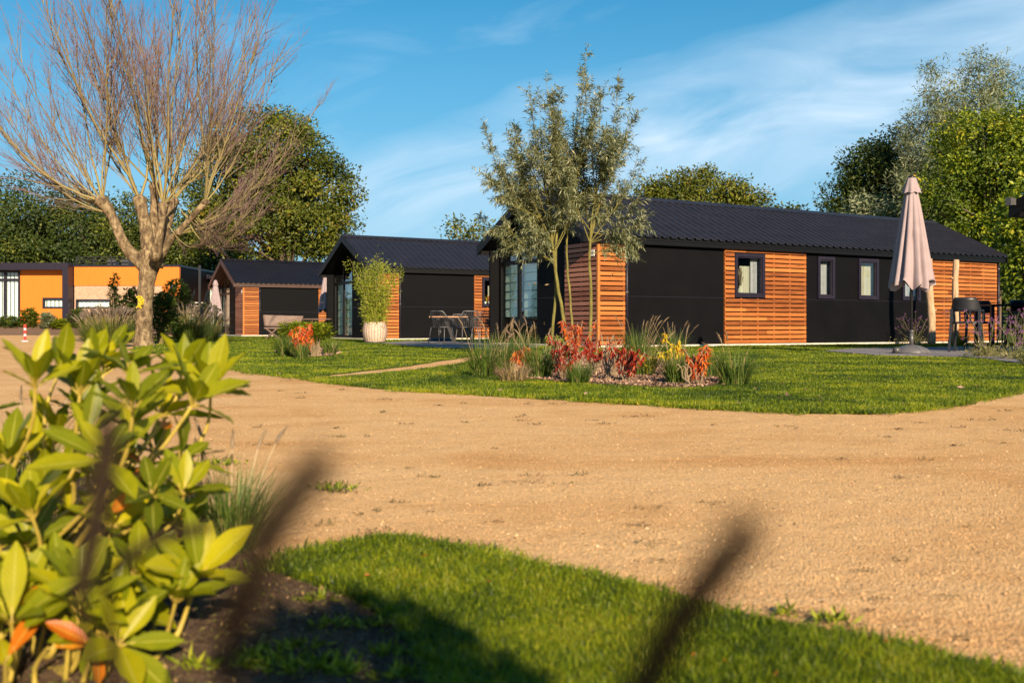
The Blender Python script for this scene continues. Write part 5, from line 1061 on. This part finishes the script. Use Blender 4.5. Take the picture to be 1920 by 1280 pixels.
for k_, (px, py, rz, lb) in enumerate([(828, 646.2, 150, 'grey wire chair at the left end of the garden table'), (876, 646.2, 205, 'grey wire chair nearest the camera at the garden table'), (862, 639.3, 5, 'grey wire chair behind the garden table'), (905, 645.0, 215, 'shaded wire chair at the right end beside the gable'), (908, 640.3, -30, 'wire chair tucked behind the right end of the garden table')]):
    o = wc if k_ == 0 else copy_tree(wc); x, y, _ = G(px, py); o.location = (x, y, .03); o.rotation_euler.z = R(rz + 0); o['label'] = lb
x, y, _ = G(868, 643.2); t = thing('garden_table', (x, y, .03), 'garden table with a wooden top and black cross legs on the middle patio', 'table')
q = MB(); q.box(-.95, .75, -.42, .42, .715, .75); q.build('table_top', M['table_wood'], t)
for sx in (-.35, .2):
    q = MB(); q.obox((sx - .16, 0, .715), (sx + .1, 0, 0), .3, .09); q.build('leg', M['metal_black'], t)
x, y, _ = G(826, 641); t = thing('parasol_stand', (x, y, .03), 'flat dark round parasol stand on the patio beside the wire chair', 'parasol stand'); q = MB(); q.lathe([(0, 0), (.42, 0), (.43, .04), (.30, .09), (.08, .11), (0, .11)], 24); q.build('foot', M['anthracite'], t, True); q = MB(); q.tubes([[(0, 0, .1), (0, 0, .42)]], .03, 8); q.build('tube', M['metal_black'], t, True)
# bar stools and table at the right
def bar_stool():
    t = thing('bar_stool', (0, 0, 0), 'bar stool', 'stool', 'black plastic bar stools')
    q = MB(); n = 15; a = np.linspace(-1.25, 1.25, n); rows = 6; V = []
    for th_ in (0, .018):
        for z_ in np.linspace(0, 1, rows): V.append([((.26 + th_) * math.sin(u) * .97, .02 + (.24 + th_ + .05 * z_) * math.cos(u), .745 + z_ * (.265 - .20 * max(0, (abs(u) - .75) / .5) ** 1.3)) for u in a])
    V = np.array(V).reshape(2, rows, n, 3); i = np.arange(rows * n).reshape(rows, n); f0 = np.stack([i[:-1, :-1], i[:-1, 1:], i[1:, 1:], i[1:, :-1]], -1).reshape(-1, 4); off = rows * n
    edge = [(i[-1, k], i[-1, k + 1], i[-1, k + 1] + off, i[-1, k] + off) for k in range(n - 1)] + [(i[0, k + 1], i[0, k], i[0, k] + off, i[0, k + 1] + off) for k in range(n - 1)] + [(i[k, 0], i[k + 1, 0], i[k + 1, 0] + off, i[k, 0] + off) for k in range(rows - 1)] + [(i[k + 1, -1], i[k, -1], i[k, -1] + off, i[k + 1, -1] + off) for k in range(rows - 1)]
    q.add(V.reshape(-1, 3), np.concatenate([f0, f0[:, ::-1] + off, np.array(edge)])); q.build('backrest', M['anthracite'], t, True)
    q = MB(); q.prism([(-.23, -.22), (.23, -.22), (.25, .18), (.15, .25), (-.15, .25), (-.25, .18)], 'z', .52, .56); q.build('seat', M['anthracite'], t)
    for sx in (-1, 1): q = MB(); q.obox((sx * .262, .12, .765), (sx * .262, -.10, .765), .035, .03); q.obox((sx * .262, -.10, .765), (sx * .255, -.215, .735), .035, .03); q.obox((sx * .255, -.21, .74), (sx * .24, -.20, .55), .032, .04, up=(0, 1, 0)); q.build('armrest', M['anthracite'], t)
    for sx in (-.09, .09): q = MB(); q.obox((sx, .27, .77), (sx, .22, .55), .03, .018, up=(0, 1, 0)); q.build('back_slat', M['anthracite'], t)
    for sx in (-1, 1):
        q = MB(); q.obox((sx * .235, .16, .80), (sx * .24, .22, .54), .045, .05, up=(0, 1, 0)); q.obox((sx * .24, .22, .55), (sx * .27, .30, 0), .038, .05, up=(0, 1, 0)); q.build('leg', M['anthracite'], t)
        q = MB(); q.obox((sx * .22, -.20, .54), (sx * .25, -.27, 0), .038, .045, up=(0, 1, 0)); q.build('leg', M['anthracite'], t)
    return t
bs_ = bar_stool()
for k_, (px, py, rz, lb, sc_) in enumerate([(1813, 659, 148, 'black armchair with a curved back nearest the parasol on the right patio', .98), (1835, 653.5, 160, 'second black armchair, partly hidden behind the nearest one', .98), (1925, 656, 20, 'black armchair at the right picture edge beyond the table', .98)]):
    o = bs_ if k_ == 0 else copy_tree(bs_); x, y, _ = G(px, py, .03); o.location = (x, y, .03); o.rotation_euler.z = R(rz); o['label'] = lb; o.scale = (sc_,) * 3
x, y, _ = G(1893, 656, .03); t = thing('patio_table', (x, y, .03), 'black patio table at the right edge beside the armchairs', 'table'); q = MB(); q.box(-.55, .75, -.4, .4, .86, .89); q.build('table_top', M['anthracite'], t)
for sx in (-.5, .7):
    for sy in (-.34, .34): q = MB(); q.box(sx - .03, sx + .03, sy - .03, sy + .03, 0, .859); q.build('leg', M['anthracite'], t)
def slat_chair(loc, rz):
    t = thing('garden_chair', loc, 'grey slatted garden chair seen through the table legs at the right', 'chair')
    t.rotation_euler.z = rz; q = MB()
    q.box(-.23, .23, -.22, .22, .42, .45); q.build('seat', M['metal_grey'], t); q = MB()
    for z_ in (.55, .63, .71, .79): q.box(-.22, .22, .20, .225, z_, z_ + .04)
    q.box(-.25, -.22, .20, .225, .45, .85); q.box(.22, .25, .20, .225, .45, .85); q.build('backrest', M['metal_grey'], t)
    for sx in (-.24, .22):
        for sy in (-.22, .19): q = MB(); q.box(sx, sx + .03, sy, sy + .03, 0, .419); q.build('leg', M['metal_grey'], t)
x, y, _ = G(1893, 648); slat_chair((x, y, 0), R(170))
# log posts
for k_, (px, py, top, w_, lean) in enumerate([(1747, 646.5, 485, 14, .04), (1790, 646, 487, 12, -.02)]):
    x, y, _ = G(px, py); k = y / FP; H = (py - top) * k; t = thing('log_post', (x, y, 0), ['thick peeled log post rising beside the parasol', 'thinner peeled log post behind the black armchairs'][k_], 'post', 'rustic log posts'); q = MB(); s_ = np.linspace(0, 1, 14)
    p = np.stack([-lean * s_ * 2 + .02 * np.sin(s_ * 7), .02 * np.cos(s_ * 6), H * s_], 1); q.tubes(p[None], (w_ * k / 2 * (1.05 - .15 * s_ + .07 * np.sin(s_ * 23)))[None], 10); q.build('log', M['log'], t, True)
    for j, (u, sx) in enumerate([(.45, 1), (.8, -1)]): q = MB(); q.tubes([[tuple(p[int(u * 13)]), tuple(p[int(u * 13)] + np.array([sx * .13, -.03, .05]))]], .02, 6); q.build('branch_stub', M['log'], t, True)
# picnic table and bench
z = 39.5; x = P(567, 611, z)[0]; t = thing('picnic_table', (x, z, 0), 'weathered wooden picnic table before the farthest chalet', 'table'); q = MB()
for y_ in (-.32, -.11, .10): q.box(-1.25, 1.15, y_, y_ + .19, .74, .79, .4 + y_)
q.build('table_top', M['old_wood'], t)
for sx in (-.75, .65):
    for s_ in (-1, 1): q = MB(); q.obox((sx - .3 * s_, -.02 * s_, .74), (sx + .32 * s_, .04 * s_, 0), .1, .06); q.build('leg', M['old_wood'], t)
for sy in (-.7, .66): q = MB(); q.box(.05 if sy < 0 else -1.1, 1.1, sy - .12, sy + .12, .42, .47); q.build('bench_plank', M['old_wood'], t)
z = 38.2; x = P(518, 611, z)[0]; t = thing('picnic_bench', (x, z, 0), 'weathered bench with a tall plank back left of the picnic table', 'bench')
q = MB(); q.obox((-.42, .0, .50), (-.50, .1, .90), .06, .05); V = [(-.44, .05, .50), (.75, .55, .50), (.90, .62, .88), (-.52, .12, .92)]; V += [(a, b2_ + .05, c) for a, b2_, c in V]
q.add(V, [(0, 1, 2, 3), (7, 6, 5, 4), (0, 4, 5, 1), (1, 5, 6, 2), (2, 6, 7, 3), (3, 7, 4, 0)]); q.build('backrest', M['old_wood'], t)
q = MB(); V = [(-.38, -.35, .40), (.70, .0, .40), (.72, .38, .40), (-.35, .0, .40)]; V += [(a, b2_, c + .05) for a, b2_, c in V]; q.add(V, [(3, 2, 1, 0), (4, 5, 6, 7), (0, 1, 5, 4), (1, 2, 6, 5), (2, 3, 7, 6), (3, 0, 4, 7)]); q.build('seat', M['old_wood'], t)
for (a, b2_) in (((-.32, -.3, .40), (.12, .0, 0)), ((.08, -.2, .40), (-.38, -.1, 0)), ((.4, .0, .40), (.75, .3, 0))): q = MB(); q.obox(a, b2_, .09, .06); q.build('leg', M['old_wood'], t)
# bollard
x, y, _ = G(47, 640); t = thing('bollard', (x, y, 0), 'red and white banded bollard standing on the gravel at the left', 'bollard'); q = MB(); q.lathe([(0, 0), (.11, 0), (.10, .025), (.045, .04), (0, .04)], 14); q.build('foot', M['white'], t)
zs = [.04, .17, .24, .37, .43, .55]
for k_ in range(5): q = MB(); q.lathe([(0, zs[k_] + .0005), (.04, zs[k_] + .0005), (.04, zs[k_ + 1]), (0, zs[k_ + 1])], 14); q.build('red_band' if k_ % 2 == 0 else 'white_band', M['redp'] if k_ % 2 == 0 else M['white'], t, False)

# ------------------------------------------------------------------ foreground
def m_rhodo(name, dark, mid, light):
    m = Mat(name); uv = m.new('ShaderNodeUVMap').outputs[0]; sp = m.new('ShaderNodeSeparateXYZ'); m.L.new(uv, sp.inputs[0])
    c = m.ramp(m.math('ADD', m.math('MULTIPLY', m.attr(), .8), m.math('MULTIPLY', m.noise(m.co('Object'), 60, 4), .2)), [(0.05, dark), (0.5, mid), (0.9, light)])
    v = m.math('ABSOLUTE', m.math('SUBTRACT', sp.outputs['Y'], .5)); rib = m.math('LESS_THAN', v, .028)
    vein = m.math('SINE', m.math('MULTIPLY', m.math('SUBTRACT', sp.outputs['X'], m.math('MULTIPLY', v, .35)), 75)); vm = m.math('MULTIPLY', m.math('GREATER_THAN', vein, .93), .22)
    c = m.mixc(m.math('MAXIMUM', m.math('MULTIPLY', rib, .65), vm), c, (0.52, 0.50, 0.10))
    m.base(c, .38, 0, .32); m.bump(vein, .12, .002)
    tr = m.new('ShaderNodeBsdfTranslucent'); m.L.new(m.mixc(1.0, c, (1.3, 1.35, .4), 'MULTIPLY'), tr.inputs['Color']); mx = m.new('ShaderNodeMixShader'); mx.inputs[0].default_value = .4
    m.L.new(m.b.outputs[0], mx.inputs[1]); m.L.new(tr.outputs[0], mx.inputs[2]); m.L.new(mx.outputs[0], m.out.inputs['Surface']); return m.m
M['rhodo'] = m_rhodo('rhododendron leaf', (0.030, 0.048, 0.002), (0.19, 0.22, 0.003), (0.52, 0.45, 0.006))
M['rhodo_orange'] = m_rhodo('rhododendron orange leaf', (0.42, 0.06, 0.006), (0.60, 0.16, 0.008), (0.60, 0.36, 0.02))
def rhodo():
    base = (-.92, 1.78, 0); t = thing('rhododendron', base, 'large yellow green rhododendron filling the lower left foreground', 'shrub'); O = np.array(base); g = np.random.default_rng(31)
    W0 = [(66, 722, 1.62), (110, 700, 1.85), (165, 690, 1.95), (150, 735, 1.7), (195, 700, 2.0), (250, 765, 1.50), (245, 700, 1.75), (300, 722, 1.9), (362, 757, 1.72), (395, 735, 1.85), (340, 700, 1.95), (200, 862, 1.52), (160, 820, 1.6), (60, 968, 1.5), (212, 988, 1.6), (285, 925, 1.55), (338, 862, 1.75), (345, 925, 1.65), (160, 1130, 1.45), (180, 900, 1.7), (330, 1125, 1.45), (255, 1078, 1.5), (372, 1078, 1.5), (15, 865, 1.7), (50, 1020, 1.6), (115, 1095, 1.45), (80, 930, 1.75), (240, 800, 1.7), (200, 665, 2.05), (300, 778, 1.9), (105, 812, 1.85), (30, 1130, 1.4), (60, 855, 1.95), (130, 880, 1.9), (270, 1010, 1.75), (120, 1000, 1.8), (200, 1210, 1.4), (-40, 780, 1.9), (230, 940, 1.8), (330, 1010, 1.8), (150, 770, 1.9)]
    whorls = []; ctr = P(190, 980, 1.75) - O
    for (px, py, z) in W0: whorls.append((P(px, py, z) - O, 0))
    for _ in range(9): whorls.append((P(g.uniform(-60, 330), g.uniform(820, 1230), g.uniform(1.7, 2.05)) - O, 0))
    for _ in range(12): whorls.append((P(g.uniform(-50, 270), g.uniform(1110, 1260), g.uniform(1.3, 1.5)) - O, 0))
    for (px, py, z) in [(20, 1180, 1.7), (70, 1110, 1.75), (130, 1230, 1.6), (240, 1230, 1.55), (300, 1180, 1.6), (60, 1240, 1.5), (180, 1130, 1.7), (0, 1020, 1.7), (30, 940, 1.75), (230, 1060, 1.75), (-20, 1120, 1.6), (110, 1050, 1.8), (330, 980, 1.7), (0, 1240, 1.4), (265, 1130, 1.7)]: whorls.append((P(px, py, z) - O, 0))
    for (px, py, z) in [(240, 1130, 1.42), (130, 1190, 1.38), (180, 1250, 1.35), (30, 1140, 1.38), (265, 910, 1.65), (300, 905, 1.72), (320, 790, 1.8), (90, 1240, 1.35), (270, 870, 1.8), (10, 1250, 1.3)]: whorls.append((P(px, py, z) - O, 1))
    nl, nw = 8, 4; U, Vv = np.meshgrid(np.linspace(0, 1, nl), np.linspace(0, 1, nw + 1)); idx = np.arange(nl * (nw + 1)).reshape(nw + 1, nl); F = np.stack([idx[:-1, :-1], idx[:-1, 1:], idx[1:, 1:], idx[1:, :-1]], -1).reshape(-1, 4)
    prof = np.array([.10, .42, .74, .95, 1.0, .86, .55, .06]); mbs = [MB(), MB()]; st = MB(); pk = []; spots = []
    for wi, (c, kind) in enumerate(whorls):
        if c[2] < .07: c = c.copy(); c[2] = .07
        out = c - np.array([0, 0, .1]) ; out = out / (np.linalg.norm(out) + 1e-6); ax = np.array([out[0] * .5, out[1] * .5 - .12, .85]) + g.normal(0, .16, 3); ax /= np.linalg.norm(ax)
        a1 = np.cross(ax, [0.3, .9, .1]); a1 /= np.linalg.norm(a1); a2 = np.cross(ax, a1); nleaf = int(g.integers(6, 10)) if kind == 0 else int(g.integers(1, 3)); ph = g.random() * 6; tone = g.uniform(.25, .95) if kind == 0 else g.random()
        vig = g.uniform(.8, 1.15)
        for q in range(nleaf):
            an = ph + q * 2.399; el = R(g.uniform(5, 70)) if kind == 0 else R(g.uniform(-40, 15)); ln = g.uniform(.060, .102) * vig * (.75 if kind else 1); wd = ln * g.uniform(.31, .40); rad_ = a1 * math.cos(an) + a2 * math.sin(an)
            d = rad_ * math.cos(el) + ax * math.sin(el); sd = np.cross(d, ax); sd /= np.linalg.norm(sd); up = np.cross(sd, d); cup = g.uniform(.15, .45); curl = g.uniform(-.05, .30)
            x_ = U * ln + .008; y_ = (Vv - .5) * prof[None] * wd; h_ = np.abs(Vv - .5) * 2 * prof[None] * wd * cup * .5 - curl * ln * U ** 2 * .5 + .0012 * np.sin(U * 20 + Vv * 9)
            pts = c + d * x_[..., None] + sd * y_[..., None] + up * h_[..., None]
            tn = np.clip(tone * .6 + g.random() * .55 + (c[2] - .3) * .3 - .08, 0, 1); mbs[kind].add(pts.reshape(-1, 3), F, tn, np.stack([U, Vv], -1).reshape(-1, 2))
            st.tubes([[tuple(c - ax * .006), tuple(c + d * .02)]], .0018, 4, r=.5, cap=False)
        b = np.array([g.normal(0, .10), g.normal(0, .08), 0]) if c[2] > .2 else np.array([c[0] * .8, c[1] * .8, 0]); m_ = c * .55 + b * .45 + np.array([0, 0, -.05]); ctl = np.array([b, b * .6 + m_ * .4, m_, c - ax * .09, c - ax * .03, c]); q_ = np.stack([np.interp(np.linspace(0, 5, 16), np.arange(6), ctl[:, j_]) for j_ in range(3)], 1)
        for _ in range(4): q_[1:-1] = (q_[:-2] + 2 * q_[1:-1] + q_[2:]) / 4
        st.tubes(q_[None], np.interp(np.linspace(0, 5, 16), np.arange(6), [.008, .006, .0048, .0036, .003, .0026])[None], 6, r=.5, cap=False)
    mbs[0].build('leaves', M['rhodo'], t, True); mbs[1].build('orange_leaves', M['rhodo_orange'], t, True); st.build('stems', simple('rhododendron stems', (0.40, 0.30, 0.05), .5, 0, .3, 20), t, True)
rhodo()
grass_clump((*G(430, 1035)[:2], .005), .21, .24, 900, 'dark green grass tuft right behind the rhododendron', 7, seed=301, wd=.0022, hl=.045, hr=.006, lean=.75)
grass_clump((*G(355, 1020)[:2], .005), .16, .2, 400, 'small green grass tuft tucked against the rhododendron', 3, seed=302, wd=.0022, hl=.04, hr=.005, lean=.7)
grass_clump((*G(30, 985)[:2], .005), .30, .3, 300, 'thin grass growing through the left side of the rhododendron', 5, seed=303, wd=.003, hl=.05, hr=.006, lean=.6)
# seed heads right in front of the lens belong to one grass clump below the camera
def near_heads(loc, label, items, seed, blades=60):
    t = thing('fountain_grass', loc, label, 'ornamental grass', 'dark fountain grass at the lens'); g = np.random.default_rng(seed); O = np.array(loc); st = MB(); hd = MB()
    for pts, r0 in items:
        p = np.array([P(*q) for q in pts]) - O; base = np.array([g.normal(0, .01), g.normal(0, .01), 0]); first = p[0]; st.tubes([[tuple(base), tuple(base * .5 + first * .5 + np.array([0, 0, .02])), tuple(first)]], .0014, 5, r=.5, cap=False)
        d_ = np.r_[0, np.cumsum(np.linalg.norm(np.diff(p, axis=0), axis=1))]; s_ = np.linspace(0, d_[-1], 14); q = np.stack([np.interp(s_, d_, p[:, j]) for j in range(3)], 1); q[1:-1] = (q[:-2] + 2 * q[1:-1] + q[2:]) / 4
        tt = np.linspace(0, 1, 14); rr = r0 * np.minimum(1, np.minimum(tt * 5 + .35, (1 - tt) * 6 + .25)); hd.tubes(q[None], rr[None] * .62, 8, r=.4)
        k = 420; u = g.random(k) * 12.99; i = u.astype(int); f = (u - i)[:, None]; c = q[i] * (1 - f) + q[i + 1] * f; T = q[i + 1] - q[i]; T /= np.linalg.norm(T, axis=1, keepdims=True); hd.diamonds(c, g.normal(0, 1, (k, 3)) + T, g.normal(0, 1, (k, 3)), r0 * 2.1 * g.uniform(.5, 1, k), r0 * .14, g.random(k))
    st.build('stalks', M['plume_dark'], t); hd.build('seed_heads', M['plume_dark'], t)
    m = MB(); n = blades; a = g.random(n) * 6.283; ribbon(m, np.zeros((n, 3)) + g.normal(0, .01, (n, 3)) * np.array([1, 1, 0]), a, g.uniform(.5, 1.1, n), g.uniform(.08, .2, n), np.full(n, .003), g.uniform(.1, .4, n), g.random(n) * .5); m.build('blades', M['reed'], t)
near_heads((.045, .22, .0), 'out-of-focus dark grass seed head leaning up to the right near the lens, over the front lawn', [([(1150, 1420, .165), (1235, 1225, .16), (1310, 1115, .155), (1368, 1040, .15), (1402, 995, .15)], .0040)], 1, 30)
near_heads((-.17, .52, .0), 'out-of-focus dark grass seed heads in front of the rhododendron', [([(430, 1200, .18), (480, 1060, .175), (530, 960, .17), (575, 895, .17), (598, 870, .17)], .0042), ([(200, 1090, .34), (240, 1040, .34), (300, 1005, .34), (400, 985, .34)], .0028), ([(150, 1130, .27), (185, 950, .27), (200, 850, .27), (205, 780, .27)], .0042)], 2, 30)

# leafy stand-in added out of view to cast a kneeling person's shadow on the lawn
def shade_shrub():
    t = leafy('shadow_caster', 'leafy stand-in added unseen behind the camera to cast the shadow on the near lawn', 'shrub', (.63, -1.16, 0), [(0, 0, .95, .22, .21, .24), (0, 0, .62, .31, .28, .34), (.03, 0, .3, .30, .28, .3)], 'oak', 2600, .05, 401, .5, 14)
shade_shrub()
